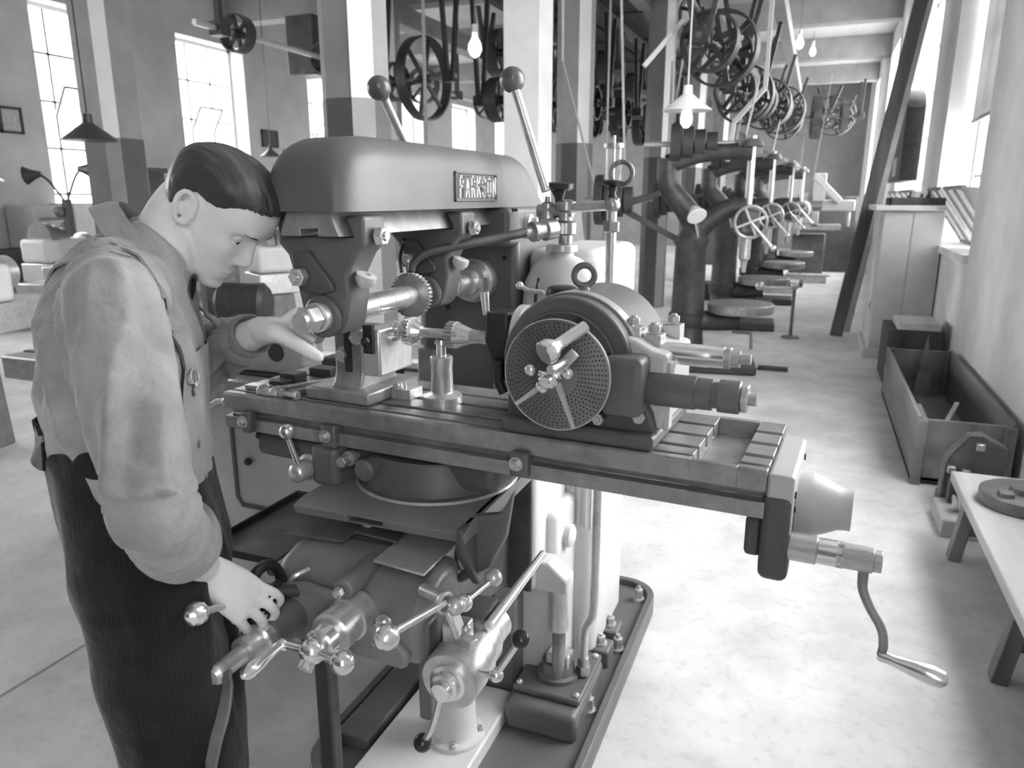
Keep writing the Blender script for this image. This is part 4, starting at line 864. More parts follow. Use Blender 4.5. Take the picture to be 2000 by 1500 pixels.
# white belt shifter struts
def shifter(pts, label):
    mb = MB()
    for a, b in zip(pts, pts[1:]): mb.bar(a, b, .045, .045)
    solo('belt_shifter', mb, WHITEP, label, 'belt shifter', tuple(V(pts[1])), bevel=.004)
shifter([(-1.62, 7.35, 2.70), (-1.30, 7.5, 3.10), (-1.08, 7.6, 2.86)], 'white inverted V strut above the white lamp shade')
shifter([(-.62, 8.6, 3.62), (-.62, 8.6, 2.62), (-.92, 8.7, 2.30), (-.96, 8.7, 1.9)], 'white cranked strut right of the white lamp shade')

# -- drilling machines
def drill_press(loc, rotz, label, sc=1.):
    t = thing('drilling_machine', label, 'drilling machine', loc, rotz); k = dict(local=True)
    base = obj('base', MB().box((-.35, -.25, 0), (.62, .25, .09)), DARKM, t, .02, **k)
    col = obj('column', MB().lathe((0, 0, .08), Zv, [(0, .20), (.05, .17), (.30, .14), (.34, .165), (.42, .165), (.44, .145), (1.02, .135), (1.05, .155), (1.10, .155)], 28), DARKM, t, **k)
    mb = MB().tube([(0, 0, 1.12), (.02, 0, 1.28), (-.06, 0, 1.42), (-.22, 0, 1.62), (-.24, 0, 1.85)], [.14, .12, .10, .09, .09], 16, 5)
    mb.tube([(0, 0, 1.15), (.10, 0, 1.30), (.28, 0, 1.42), (.44, 0, 1.44)], [.12, .10, .085, .08], 16, 5); obj('gooseneck_frame', mb, DARKM, t, **k)
    obj('top_arm', MB().tube([(-.24, 0, 1.80), (.0, 0, 1.88), (.25, 0, 1.90), (.46, 0, 1.90)], [.085, .08, .07, .08], 14, 5), DARKM, t, **k)
    tb = obj('round_table', MB().lathe((.46, 0, .50), Zv, [(0, .10), (.02, .26), (.03, .285), (.10, .29), (.11, .28)], 40), GROUND, t, **k)
    mb = MB().tube([(.0, 0, .45), (.2, 0, .44), (.46, 0, .46)], [.10, .09, .10], 12, 4); obj('table_bracket', mb, DARKM, tb, **k)
    obj('table_crank', MB().tube([(.40, -.18, .38), (.55, -.24, .38), (.56, -.25, .24)], .016, 8), MIDM, tb, **k)
    sp = obj('spindle', MB().lathe((.46, 0, .88), Zv, [(0, .02), (.10, .03), (.12, .05), (.40, .05), (.42, .032), (1.15, .03)], 20), STEEL, t, **k)
    obj('spindle_head', MB().lathe((.46, 0, 1.20), Zv, [(0, .07), (.03, .10), (.22, .10), (.26, .075)], 22), MIDM, sp, **k)
    obj('feed_gearbox', MB().box((.40, -.14, 1.22), (.56, .02, 1.42)), MIDM, t, .02, **k)
    mb = MB().torus((.48, -.20, 1.32), (0, 1, 0), .13, .013, 28, 8)
    for q in range(4): a = q * pi / 2 + .4; mb.bar((.48, -.20, 1.32), (.48 + .13 * cos(a), -.20, 1.32 + .13 * sin(a)), .018, .018)
    obj('feed_handwheel', mb, STEEL, t, **k)
    obj('feed_lever', MB().tube([(.48, -.22, 1.32), (.66, -.26, 1.12)], [.012, .016], 10).ball((.67, -.262, 1.11), .026, 12, 8), BRIGHT, t, **k)
    mb = MB()
    for i, r in enumerate((.17, .145, .12, .095)): mb.cyl((-.22 + i * .1, 0, 1.97), (-.13 + i * .1, 0, 1.97), r, None, 28)
    obj('cone_pulley', mb, DARKM, t, .004, **k)
    obj('top_shaft', MB().cyl((-.45, 0, 1.97), (.44, 0, 1.97), .022, None, 12), STEEL, t, **k)
    mb = MB().lathe((.46, 0, 1.97), Zv, [(-.03, .10), (.03, .07)], 24).lathe((.36, 0, 1.99), Xv, [(-.02, .085), (.04, .05)], 24); obj('bevel_gear', mb, MIDM, t, **k)
    mb = MB()
    for i, r in enumerate((.22, .185, .15, .115)): mb.cyl((-.86 + i * .085, 0, 1.50), (-.785 + i * .085, 0, 1.50), r, None, 32)
    lp = obj('lower_cone_pulley', mb, DARKM, t, .004, **k)
    obj('rear_shaft', MB().cyl((-.98, 0, 1.50), (-.40, 0, 1.50), .02, None, 12), STEEL, lp, **k)
    obj('rear_bracket', MB().bar((-.22, .0, 1.58), (-.62, .0, 1.46), .07, .06).bar((-.05, 0, 1.12), (-.62, 0, 1.42), .06, .05), DARKM, t, .008, **k)
    obj('work_lamp', MB().lathe((.0, -.22, 1.44), V((.3, -.6, -.6)), [(0, .02), (.04, .05), (.11, .085), (.115, .08)], 20), ENAM, t, **k)
    obj('lamp_arm', MB().tube([(.06, -.10, 1.16), (.03, -.18, 1.30), (.0, -.22, 1.44)], .012, 8), STEEL, t, **k)
    return t
d0 = drill_press((-1.02, 6.85, 0), radians(8), 'nearest dark drilling machine with a round table, right of the third pillar')
def press(loc, rz, label):
    c = copy_tree(d0); c.location = loc; c.rotation_euler = (0, 0, rz); c['label'] = label; return c
press((-.98, 9.3, 0), radians(4), 'second drilling machine, standing just behind the nearest one')
press((-.85, 11.7, 0), radians(2), 'third drilling machine in the row down the aisle')
press((-.75, 14.2, 0), 0, 'farthest drilling machine in the row, before the pale machine')
# pale shaping machine at the far end
fm = thing('shaping_machine', 'pale small machine with a ram at the far end of the aisle', 'machine', (-.12, 15.6, 0))
obj('pedestal', MB().box((-.42, 15.3, 0), (.18, 16.0, .85)), MIDM, fm, .03)
obj('ram', MB().box((-.35, 15.2, 1.35), (.05, 16.1, 1.60)).box((-.5, 15.25, 1.50), (-.30, 15.5, 1.95)), PAINTL, fm, .03)
obj('tool_slide', MB().box((-.12, 15.05, 1.45), (.10, 15.25, 1.95)).bar((-.1, 15.1, 1.9), (.35, 15.15, 1.45), .14, .12), PAINTL, fm, .02)
obj('side_table', MB().box((.05, 15.2, 1.28), (.62, 15.8, 1.48)).box((.50, 15.25, 1.0), (.56, 15.32, 1.28)), PAINTL, fm, .02)
obj('work_table', MB().box((-.40, 14.95, .95), (.40, 15.4, 1.05)), STEEL, fm, .01)
mb = MB().torus((-.28, 15.1, 1.30), (0, 1, .2), .16, .02, 28, 8)
for q in range(5): a = q * 2 * pi / 5; mb.bar((-.28, 15.1, 1.30), (-.28 + .16 * cos(a), 15.1, 1.30 + .16 * sin(a)), .02, .02)
obj('handwheel', mb, BRIGHT, fm)
obj('vice', MB().box((-.25, 15.0, 1.05), (.0, 15.3, 1.2)).box((-.1, 14.95, 1.0), (.02, 15.02, 1.28)), STEEL, fm, .01)
solo('tool_cupboard', MB().box((-.35, 17.2, 0), (.75, 17.8, 1.55)), DARKM, 'dark cupboard behind the pale machine at the far end', 'cupboard', (.2, 17.5, 0), bevel=.02)
# low stock piled on the floor half way down the aisle
lp = [((-1.35, 11.9, 0), (.9, .55, .22), DARKM, 'dark low chest on the floor behind the nearest drilling machine table'),
      ((-.55, 13.2, 0), (.62, .5, .16), PALEW, 'pale flat board stack on the floor half way down the aisle'),
      ((-.12, 15.0, 0), (.75, .35, .12), PALEW, 'pale plank lying across the floor before the far machine')]
for (x, y, z), (a, b, c), mt, lb in lp:
    solo('floor_stack', MB().box((x - a / 2, y - b / 2, 0), (x + a / 2, y + b / 2, c)).box((x - a / 2 + .05, y - b / 2 - .02, c), (x + a / 2 + .06, y + b / 2 - .05, c + .03)), mt, lb, 'stack', (x, y, 0), bevel=.008)
solo('iron_bar', MB().box((-.38, 6.97, 0), (-.12, 7.04, .035)), DARKM, 'flat dark iron bar lying on the floor behind the dividing head', 'bar', (-.38, 6.96, 0), bevel=.004)
m = MB().cyl((-.16, 8.78, .0), (-.16, 8.78, .58), .018, None, 12).lathe((-.16, 8.78, 0), Zv, [(0, .10), (.02, .09), (.03, .03)], 20)
st = solo('rod_stand', m, MIDM, 'thin upright rod stand on the floor right of the nearest drilling machine', 'stand', (-.16, 8.78, 0))
obj('cross_arm', MB().cyl((-.52, 8.70, .56), (-.13, 8.78, .56), .014, None, 10).ball((-.16, 8.78, .58), .045, 14, 10).ball((-.52, 8.70, .57), .05, 12, 8), STEEL, st)

# -- right-hand wall
cb_ = thing('cupboard', 'tall pale wooden cupboard against the right wall under the windows', 'cupboard', (.83, 8.35, 0))
obj('body', MB().box((.57, 7.98, .06), (1.09, 9.0, 1.40)), CABM, cb_, .012)
obj('top_board', MB().box((.50, 7.93, 1.40), (1.095, 9.05, 1.45)), CABM, cb_, .008)
obj('plinth', MB().box((.53, 7.95, 0), (1.09, 9.0, .09)), CABM, cb_, .006)
obj('side_panel', MB().box((.585, 7.972, .10), (.825, 7.98, 1.39)), CABM, cb_, .002)
obj('side_panel', MB().box((.835, 7.972, .10), (1.085, 7.98, 1.39)), CABM, cb_, .002)
dr = obj('door', MB().box((.562, 8.05, .12), (.57, 8.9, 1.36)), CABM, cb_, .002); obj('latch', MB().box((.548, 8.06, .45), (.565, 8.10, .55)), BRIGHT, dr, .003)
m = MB().box((.62, 8.0, 1.45), (1.08, 8.5, 1.455))
for a, b in (((.62, 8.0, 1.45), (1.08, 8.015, 1.52)), ((.62, 8.485, 1.45), (1.08, 8.5, 1.52)), ((.62, 8.0, 1.45), (.635, 8.5, 1.52)), ((1.065, 8.0, 1.45), (1.08, 8.5, 1.52))): m.box(a, b)
solo('wooden_tray', m, WOODD, 'dark shallow tray on top of the pale cupboard', 'tray', (.85, 8.25, 1.45), bevel=.003)
for i, (x, y, r, h, lb) in enumerate(((.80, 8.15, .028, .12, 'nearest small bottle standing in the dark tray'), (.90, 8.2, .03, .10, 'squat small bottle in the middle of the dark tray'), (.97, 8.3, .025, .13, 'slim small bottle at the wall side of the dark tray'))):
    solo('bottle', MB().lathe((x, y, 1.456), Zv, [(0, r), (h * .6, r), (h * .75, r * .4), (h, r * .4)], 14), DARKM, lb, 'bottle', (x, y, 1.456))
solo('wall_cupboard', MB().prism([(10.3, 1.72), (12.4, 1.72), (12.4, 2.55)] + [(11.35 + 1.05 * cos(radians(a)), 2.55 + .28 * sin(radians(a))) for a in range(0, 181, 15)] + [(10.3, 2.55)], (.86, 0, 0), Yv, Zv, Xv * .20), DARKM, 'dark arched cupboard on the wall between the right windows', 'wall cupboard', (.95, 11.3, 1.72), bevel=.01)
solo('wall_notice', MB().box((.852, 10.7, 1.78), (.859, 11.2, 2.0)), PAPER, 'small pale notice on the dark arched cupboard', 'notice', (.855, 10.95, 1.78))
# pole leaning on the wall
m = MB().bar((.316, 9.14, .0), (.80, 9.3, 3.6), .10, .13); pl = solo('timber_pole', m, WOODP, 'long weathered timber leaning from the floor towards the right wall', 'timber', (.316, 9.14, 0), bevel=.01)
m = MB().bar((.43, 9.45, .0), (.93, 9.55, 3.9), .06, .08); solo('timber_pole', m, PALEW, 'thinner pale pole leaning just behind the long weathered timber', 'timber', (.43, 9.45, 0), bevel=.008)
# crates along the wall
def crate(name, x0, x1, y0, y1, h, m_, label, th=.022, battens=True):
    c = thing(name, label, 'crate', ((x0 + x1) / 2, (y0 + y1) / 2, 0))
    obj('bottom', MB().box((x0, y0, .02), (x1, y1, .045)), m_, c, .003)
    for nm, a, b in (('side_board', (x0, y0, .02), (x0 + th, y1, h)), ('side_board', (x1 - th, y0, .02), (x1, y1, h)), ('end_board', (x0 + th, y0, .02), (x1 - th, y0 + th, h - .015)), ('end_board', (x0 + th, y1 - th, .02), (x1 - th, y1, h - .01))):
        obj(nm, MB().box(a, b), m_, c, .004)
    if battens:
        for x in (x0 - .0, x1 - .05): obj('corner_batten', MB().box((x, y0 - .022, 0), (x + .05, y0, h - .02)), m_, c, .004)
        obj('corner_batten', MB().box((x0 + .025, y1 - .07, .05), (x0 + .06, y1 - .03, h)), m_, c, .004); obj('corner_batten', MB().box((x1 - .06, y1 - .07, .05), (x1 - .025, y1 - .03, h)), m_, c, .004)
    return c
crate('open_crate', .60, 1.06, 4.38, 6.45, .385, WOOD, 'long open dusty wooden crate on the floor along the right wall')
for i, (p, q, lb) in enumerate((((.68, 4.55, .06), (.90, 5.1, .30), 'thin stick propped inside the open crate, nearest its front'), ((.80, 4.6, .06), (.72, 5.3, .22), 'second thin stick crossing inside the open crate'), ((.92, 4.7, .06), (.70, 5.6, .12), 'stick lying low in the bottom of the open crate'))):
    solo('stick', MB().bar(p, q, .025, .015), PALEW, lb, 'stick', p)
m = MB().prism([(0, 0), (.12, 0), (.05, .22)], (.86, 6.25, .33), Xv, Zv, Yv * .02); solo('board_offcut', MB().prism([(0, 0), (.13, 0), (.06, .46)], (.80, 6.30, .05), Xv, Zv, Yv * .02), WOOD, 'pointed board offcut sticking up at the far end of the open crate', 'offcut', (.86, 6.3, .045))
bx = thing('wooden_box', 'dark wooden box with a pale lid between the crate and the cupboard', 'box', (.84, 7.1, 0))
obj('body', MB().box((.63, 6.85, 0), (1.05, 7.4, .46)), WOODD, bx, .01)
obj('lid', MB().box((.70, 6.84, .46), (1.02, 7.3, .52)), PALEW, bx, .008); obj('batten', MB().box((.70, 6.83, .10), (.74, 6.85, .40)), WOODD, bx, .004)
# iron fixture leaning on the crate
fx = thing('iron_fixture', 'dark iron angle fixture with square bolts standing before the open crate', 'fixture', (.86, 4.15, 0))
obj('plate', MB().xz([(.70, .05), (.70, .235), (.715, .275), (.79, .385), (.855, .392), (.965, .335), (.975, .05)], 4.08, 4.16), MIDM, fx, .012, seg=3)
m = MB().tube([(.708, 4.075, .12), (.708, 4.075, .235), (.722, 4.075, .278), (.793, 4.075, .385), (.855, 4.075, .389)], .008, 8); obj('raised_edge', m, MIDM, fx)
for (x, z) in ((.735, .205), (.80, .195), (.845, .335)): obj('square_bolt', MB().box((x - .018, 4.05, z - .018), (x + .018, 4.085, z + .018)), STEEL, fx, .004)
obj('foot', MB().box((.70, 3.98, .0), (.98, 4.2, .06)), DARKM, fx, .01)
# low bench at the lower right edge
bn = thing('low_bench', 'low plank bench along the right wall at the lower right edge', 'bench', (.86, 2.6, 0))
obj('plank', MB().box((.655, 1.3, .30), (1.06, 3.62, .345)), PALEW, bn, .005)
for y in (1.6, 2.55, 3.45):
    obj('leg', MB().bar((.72, y, .30), (.68, y, 0), .06, .05).bar((1.0, y, .30), (1.03, y, 0), .06, .05).box((.70, y - .02, .12), (1.02, y + .02, .17)), WOODV, bn, .004)
m = MB().lathe((.86, 3.28, .345), Zv, [(0, .155), (.006, .16), (.05, .16), (.056, .15), (.056, .06), (.075, .055), (.08, .04)], 40); ds = solo('iron_disc', m, MIDM, 'round flat iron casting lying on the far end of the low bench', 'casting', (.86, 3.28, .345))
obj('square_lug', MB().box((.75, 3.18, .39), (.80, 3.23, .42)), MIDM, ds, .004)
m = MB().lathe((.965, 2.86, .345), Zv, [(0, .10), (.02, .11), (.045, .11), (.05, .08), (.10, .075), (.105, .09), (.125, .09), (.13, .07)], 36); solo('round_casting', m, PALEW, 'pale stepped round casting on the low bench at the picture edge', 'casting', (.965, 2.86, .345))
m = MB().tube([(.86, 2.45, .365), (.85, 2.40, .42), (.88, 2.34, .50)], .022, 10).box((.80, 2.42, .345), (.92, 2.52, .375)); solo('pipe_bracket', m, MIDM, 'small bent iron bracket on the near half of the low bench', 'bracket', (.86, 2.45, .345))
m = MB().bar((.78, 2.2, .36), (1.0, 2.05, .365), .05, .03); solo('iron_bar', m, MIDM, 'short iron bar lying on the near half of the low bench', 'bar', (.9, 2.12, .345), bevel=.004)
m = MB().box((.66, 3.68, 0), (.90, 3.98, .085)); wb_ = solo('timber_block', m, PALEW, 'pale timber block on the floor beyond the end of the low bench', 'block', (.78, 3.83, 0), bevel=.008)
m = MB()
for k in range(5): m.torus((.72 + k * .018, 3.80, .13), (1, 0, .15), .032, .006, 16, 6)
solo('coil_spring', m, STEEL, 'small coil spring lying on the pale timber block', 'spring', (.76, 3.8, .09))
m = MB().box((.71, 3.90, .085), (.88, 3.97, .20)); solo('iron_block', m, DARKM, 'dark iron block resting on the pale timber block', 'block', (.8, 3.93, .085), bevel=.006)

# -- left side of the shop
nm = thing('neighbouring_machine', 'neighbouring machine with a pale cabinet base and slotted table behind the man', 'machine', (-1.95, 2.1, 0))
m = MB().prism(rrect(-2.28, 0, -1.30, .86, .14), (0, 1.98, 0), Xv, Zv, Yv * .75); nb = obj('cabinet_base', m, PAINTL, nm, .03, seg=4)
m = MB().tube([(-1.86, 1.975, .74), (-1.86, 1.975, .47), (-1.84, 1.975, .44), (-1.5, 1.975, .44)], .008, 6); obj('door_edge', m, MIDM, nb)
obj('door_knob', MB().ball((-1.79, 1.965, .615), .014, 12, 8), DARKM, nb)
m = MB().box((-2.75, 1.80, .87), (-1.12, 2.26, .955)); nt_ = obj('slotted_table', m, GROUND, nm, .006)
m = MB()
for y in (1.90, 2.03, 2.16): m.box((-2.75, y - .012, .955), (-1.12, y + .012, .958))
obj('tee_slot', m, BLACKI, nt_)
vc_ = thing('machine_vice', 'bright steel vice with a round hole standing on the neighbouring table', 'vice', (-1.62, 2.0, .955))
m = MB().xz([(-1.80, .958), (-1.44, .958), (-1.44, .985), (-1.50, 1.0), (-1.50, 1.05), (-1.46, 1.10), (-1.66, 1.12), (-1.70, 1.02), (-1.80, .985)], 1.93, 2.05); obj('vice_body', m, PAINTL, vc_, .008)
obj('bored_hole', MB().cyl((-1.60, 1.926, 1.03), (-1.60, 1.94, 1.03), .030, None, 24), DARKM, vc_)
obj('vice_jaw', MB().box((-1.42, 1.92, .955), (-1.22, 2.10, 1.03)), DARKM, vc_, .006)
def lathe_machine(loc, rz, label):
    t = thing('lathe', label, 'lathe', loc, rz); k = dict(local=True)
    obj('bed', MB().box((-1.1, -.18, .70), (1.1, .18, .88)), STEEL, t, .01, **k)
    for x in (-.9, .85): obj('leg', MB().prism([(-.14, 0), (.14, 0), (.10, .70), (-.10, .70)], (x, -.2, 0), Xv, Zv, Yv * .4), MIDM, t, .015, **k)
    obj('headstock', MB().box((-1.1, -.17, .88), (-.55, .17, 1.12)), PAINTL, t, .04, seg=4, **k)
    m = MB()
    for i, r in enumerate((.16, .13, .10)): m.cyl((-1.0 + i * .1, 0, 1.12), (-.92 + i * .1, 0, 1.12), r, None, 28)
    obj('cone_pulley', m, MIDM, t, .004, **k)
    obj('chuck', MB().lathe((-.55, 0, 1.05), Xv, [(0, .06), (.03, .11), (.11, .11), (.115, .03)], 28), STEEL, t, **k)
    obj('carriage', MB().box((-.15, -.24, .86), (.25, .24, .94)).box((-.05, -.1, .94), (.12, .1, 1.05)), STEEL, t, .01, **k)
    obj('tailstock', MB().box((.6, -.1, .88), (.9, .1, 1.02)).cyl((.45, 0, 1.05), (.98, 0, 1.05), .05, None, 18), PAINTL, t, .012, **k)
    m = MB().torus((1.0, 0, 1.05), (1, 0, 0), .09, .01, 24, 8); m.bar((1.0, -.09, 1.05), (1.0, .09, 1.05), .015, .015).bar((1.0, 0, .96), (1.0, 0, 1.14), .015, .015); obj('handwheel', m, BRIGHT, t, **k)
    return t
l0 = lathe_machine((-4.95, 3.75, 0), radians(100), 'bright lathe behind the man at the left edge of the picture')
def lathe_copy(loc, rz, label):
    c = copy_tree(l0); c.location = loc; c.rotation_euler = (0, 0, rz); c['label'] = label
lathe_copy((-7.3, 6.3, 0), radians(95), 'lathe in the second row, standing near the left wall bench')
lathe_copy((-4.0, 6.2, 0), radians(60), 'lathe seen under the man\'s chin in the bright middle distance')
lathe_copy((-4.4, 11.5, 0), radians(92), 'lathe far behind the machine arm among the pillars')
# grinder under the chin
gr = thing('bench_grinder', 'dark round motor grinder on a stand between the man\'s chin and his hand', 'grinder', (-3.75, 4.3, 0))
obj('stand', MB().box((-3.95, 4.15, 0), (-3.55, 4.5, .62)), MIDM, gr, .02)
obj('motor', MB().cyl((-3.95, 4.2, .78), (-3.62, 4.32, .78), .15, None, 28, .03), DARKM, gr)
obj('upright', MB().box((-4.05, 4.18, .0), (-3.97, 4.26, 1.25)).bar((-4.01, 4.22, .72), (-3.8, 4.25, .72), .04, .04), DARKM, gr, .006)
m = MB().box((-4.42, 4.5, 0), (-4.18, 4.7, 1.32)); solo('machine_column', m, MIDM, 'grey upright machine column beside the man\'s collar', 'machine column', (-4.3, 4.6, 0), bevel=.02)
# bench along the left wall
wb2 = thing('wall_bench', 'dark long bench along the left wall below the window', 'bench', (-9.1, 8.0, 0))
obj('bench_top', MB().box((-9.48, 5.4, .80), (-8.75, 10.8, .90)), WOODD, wb2, .008)
for y in (5.6, 8.0, 10.5): obj('leg', MB().box((-8.9, y - .06, 0), (-8.78, y + .06, .80)), WOODD, wb2, .006)
obj('apron', MB().box((-8.80, 5.45, .55), (-8.76, 10.75, .80)), WOODD, wb2, .004)
solo('wooden_chest', MB().box((-9.45, 6.55, .90), (-8.95, 7.05, 1.42)), PLASTERD, 'grey square chest on the left bench at the picture edge', 'chest', (-9.2, 6.8, .9), bevel=.01)
solo('pale_box', MB().box((-9.45, 7.15, .90), (-9.0, 7.75, 1.45)), CABM, 'pale square box beside the grey chest on the left bench', 'box', (-9.2, 7.45, .9), bevel=.01)
ls_ = thing('lamp_stand', 'dark upright stand with two small lamp heads in front of the far left window', 'lamp stand', (-8.35, 6.55, .0))
obj('post', MB().box((-8.39, 6.51, .0), (-8.31, 6.59, 1.50)).lathe((-8.35, 6.55, 0), Zv, [(0, .2), (.05, .18), (.08, .06)], 20), DARKM, ls_, .006)
for s, dx in ((-1, V((-.22, -.14, .34))), (1, V((.16, .12, .40)))):
    a = obj('lamp_arm', MB().tube([(-8.35, 6.55, 1.45), V((-8.35, 6.55, 1.5)) + dx * .6, V((-8.35, 6.55, 1.45)) + dx], .014, 8, 4), DARKM, ls_)
    obj('lamp_head', MB().lathe(V((-8.35, 6.55, 1.45)) + dx, V((s * .8, s * .5, -.1)), [(-.03, .03), (.05, .06), (.14, .11), (.15, .10)], 20), ENAMD, a)
obj('side_arm', MB().bar((-8.35, 6.55, 1.28), (-8.62, 6.38, 1.27), .05, .04).ball((-8.42, 6.5, 1.36), .07, 14, 10).ball((-8.40, 6.52, 1.19), .05, 12, 8), MIDM, ls_)
solo('switch_box', MB().box((-9.48, 8.45, 1.25), (-9.25, 8.95, 1.95)).box((-9.48, 8.42, 1.88), (-9.20, 8.98, 1.95)), DARKM, 'dark switch box on the wall behind the man\'s collar', 'switch box', (-9.4, 8.7, 1.25), bevel=.01)
def picture(y0, y1, z0, z1, label, dark=False):
    p = thing('picture_frame', label, 'picture', (-9.46, (y0 + y1) / 2, z0)); w = .03; m = MB(); x0, x1 = -9.498, -9.46
    for a, b in (((x0, y0, z0), (x1, y1, z0 + w)), ((x0, y0, z1 - w), (x1, y1, z1)), ((x0, y0, z0), (x1, y0 + w, z1)), ((x0, y1 - w, z0), (x1, y1, z1))): m.box(a, b)
    obj('frame', m, FRAMEM, p, .003); obj('print', MB().box((x0, y0 + w, z0 + w), (x0 + .02, y1 - w, z1 - w)), DADO if dark else PAPER, p)
picture(6.68, 6.98, 2.30, 2.62, 'small framed print on the wall at the left picture edge')
picture(11.52, 11.95, 2.42, 2.72, 'dark framed notice on the wall right of the middle window', True)
picture(12.1, 12.55, 2.16, 2.40, 'plain framed notice low on the wall beside the overarm')
solo('wall_box', MB().box((-7.8, 10.2, 3.35), (-7.3, 10.7, 4.2)), DARKM, 'dark oblong box hanging below the ceiling left of the first pillar', 'box', (-7.55, 10.45, 3.35), bevel=.02)
# ------------------------------------------------------------------ the man
from mathutils.bvhtree import BVHTree
PM = thing('person', 'young man in a work shirt and dark overalls bending over the milling machine', 'person', (-1.03, .85, 0))
LAT = V((-.64, .77, 0)).normalized(); FAC = V((.77, .64, 0)).normalized()
def interp(tab, t):
    if t <= tab[0][0]: return tab[0][1:]
    if t >= tab[-1][0]: return tab[-1][1:]
    for i in range(len(tab) - 1):
        if tab[i][0] <= t <= tab[i + 1][0]:
            a, b = tab[i], tab[i + 1]; p = tab[max(i - 1, 0)]; n_ = tab[min(i + 2, len(tab) - 1)]; u = (t - a[0]) / (b[0] - a[0]); out = []
            for k in range(1, len(a)):
                m0 = (b[k] - p[k]) / (b[0] - p[0]) * (b[0] - a[0]) if b[0] != p[0] else 0
                m1 = (n_[k] - a[k]) / (n_[0] - a[0]) * (b[0] - a[0]) if n_[0] != a[0] else 0
                out.append((2 * u ** 3 - 3 * u * u + 1) * a[k] + (u ** 3 - 2 * u * u + u) * m0 + (-2 * u ** 3 + 3 * u * u) * b[k] + (u ** 3 - u * u) * m1)
            return out
def sstep(a, b, x):
    t = min(1, max(0, (x - a) / (b - a))); return t * t * (3 - 2 * t)
HEAD = V((-.976, 1.047, 1.494)); HP_ = radians(47); HYAW = radians(13)
f0 = V((cos(HYAW), sin(HYAW), 0))
HF = (f0 * cos(HP_) - Zv * sin(HP_)); HU = (f0 * sin(HP_) + Zv * cos(HP_)); HL = HU.cross(HF)
def H(x, y, z): return HEAD + (HF * x + HL * y + HU * z) * .97
# z, front, back, half width of the head at each level (metres, head axes)
HT = [(-.112, .060, .030, .006), (-.108, .078, .010, .024), (-.098, .0885, -.008, .034), (-.084, .0895, -.028, .044), (-.070, .0885, -.044, .052), (-.055, .089, -.056, .058),
      (-.035, .0885, -.068, .0635), (-.012, .087, -.082, .068), (.012, .087, -.092, .0715), (.032, .0935, -.098, .0735), (.050, .0945, -.0985, .0755), (.071, .089, -.088, .0745), (.088, .074, -.066, .067), (.100, .051, -.044, .053), (.107, .022, -.020, .032), (.1095, .002, .0, .004)]
def G(d, s): return math.exp(-(d / s) ** 2)
def head_pt(z, a, off=0., bumps=True):
    xf, xb, w = interp(HT, z); cx, rx = (xf + xb) / 2, (xf - xb) / 2
    ca, sa = cos(a), sin(a); e = 2 / 2.35
    x = cx + rx * math.copysign(abs(ca) ** e, ca); y = w * math.copysign(abs(sa) ** e, sa)
    if bumps and ca > 0:
        ridge = interp([(-.042, 0), (-.036, .004), (-.028, .0195), (-.018, .0225), (-.005, .0165), (.012, .0085), (.024, .002), (.034, .0)], z)[0]
        wn = interp([(-.04, .015), (-.024, .0135), (0, .009), (.03, .008)], z)[0]
        x += ridge * G(y, wn)
        for s in (-1, 1):
            x += .006 * G(math.hypot(y - s * .0145, z + .029), .008)          # nostril wing
            x -= .0125 * G(math.hypot((y - s * .033) / 1.25, z - .012), .0135)  # eye socket
            x += .0055 * G(math.hypot((y - s * .032) / 1.7, z - .0335), .009)   # brow
            d = G(math.hypot(y - s * .047, (z + .014) / 1.1), .017); x += .005 * d; y += s * .003 * d   # cheekbone
            x -= .004 * G(math.hypot(y - s * .045, z + .058), .016)
        x += .0055 * G(y / 1.9, .0125) * G(z + .0585, .0058) + .006 * G(y / 1.7, .012) * G(z + .070, .0062) - .004 * G(y / 2.2, .012) * G(z + .0645, .0022)
        x -= .0045 * G(y / 1.6, .016) * G(z + .081, .0075); x += .004 * G(y, .018) * G(z + .097, .010); x -= .0022 * G(y, .004) * G(z + .046, .009)
    if off:
        n = V((x - cx, y * 1.25, (z - .02) * .9)).normalized(); x += n.x * off; y += n.y * off; return V((x, y, z + n.z * off))
    return V((x, y, z))
def head_mb(fn, nz=96, na=128):
    mb = MB(); rings = []
    for k in range(nz + 1):
        u = k / nz; z = -.1119 + (.1094 + .1119) * (.5 - .5 * cos(pi * u)) ; r = []
        for i in range(na): p = fn(z, 2 * pi * i / na); r.append(H(p.x, p.y, p.z))
        rings.append(r)
    return mb.loft(rings)
def final(mb, voxel, smooth_it, name, fac=.5):
    """join overlapping closed pieces into one continuous surface"""
    me = mb.mesh(name + '_parts'); o = bpy.data.objects.new(name + '_parts', me); COL.objects.link(o)
    r = o.modifiers.new('r', 'REMESH'); r.mode = 'VOXEL'; r.voxel_size = voxel; r.adaptivity = 0
    if smooth_it: s = o.modifiers.new('s', 'SMOOTH'); s.factor = fac; s.iterations = smooth_it
    dg = bpy.context.evaluated_depsgraph_get(); dg.update()
    out = bpy.data.meshes.new_from_object(o.evaluated_get(dg)); out.name = name
    bpy.data.objects.remove(o); bpy.data.meshes.remove(me); return out
def add_mesh(name, me, m, parent):
    off = root_of(parent).location; me.transform(Matrix.Translation(-off))
    o = bpy.data.objects.new(name, me); COL.objects.link(o); o.parent = parent; me.materials.clear(); me.materials.append(m); me.shade_smooth(); return o
def chain(mb, pts, rad, n=14, k=4):
    P = [V(p) for p in pts]; mb.tube(P, rad, n, k); mb.ball(P[0], rad[0], n, 10); mb.ball(P[-1], rad[-1], n, 10); return mb
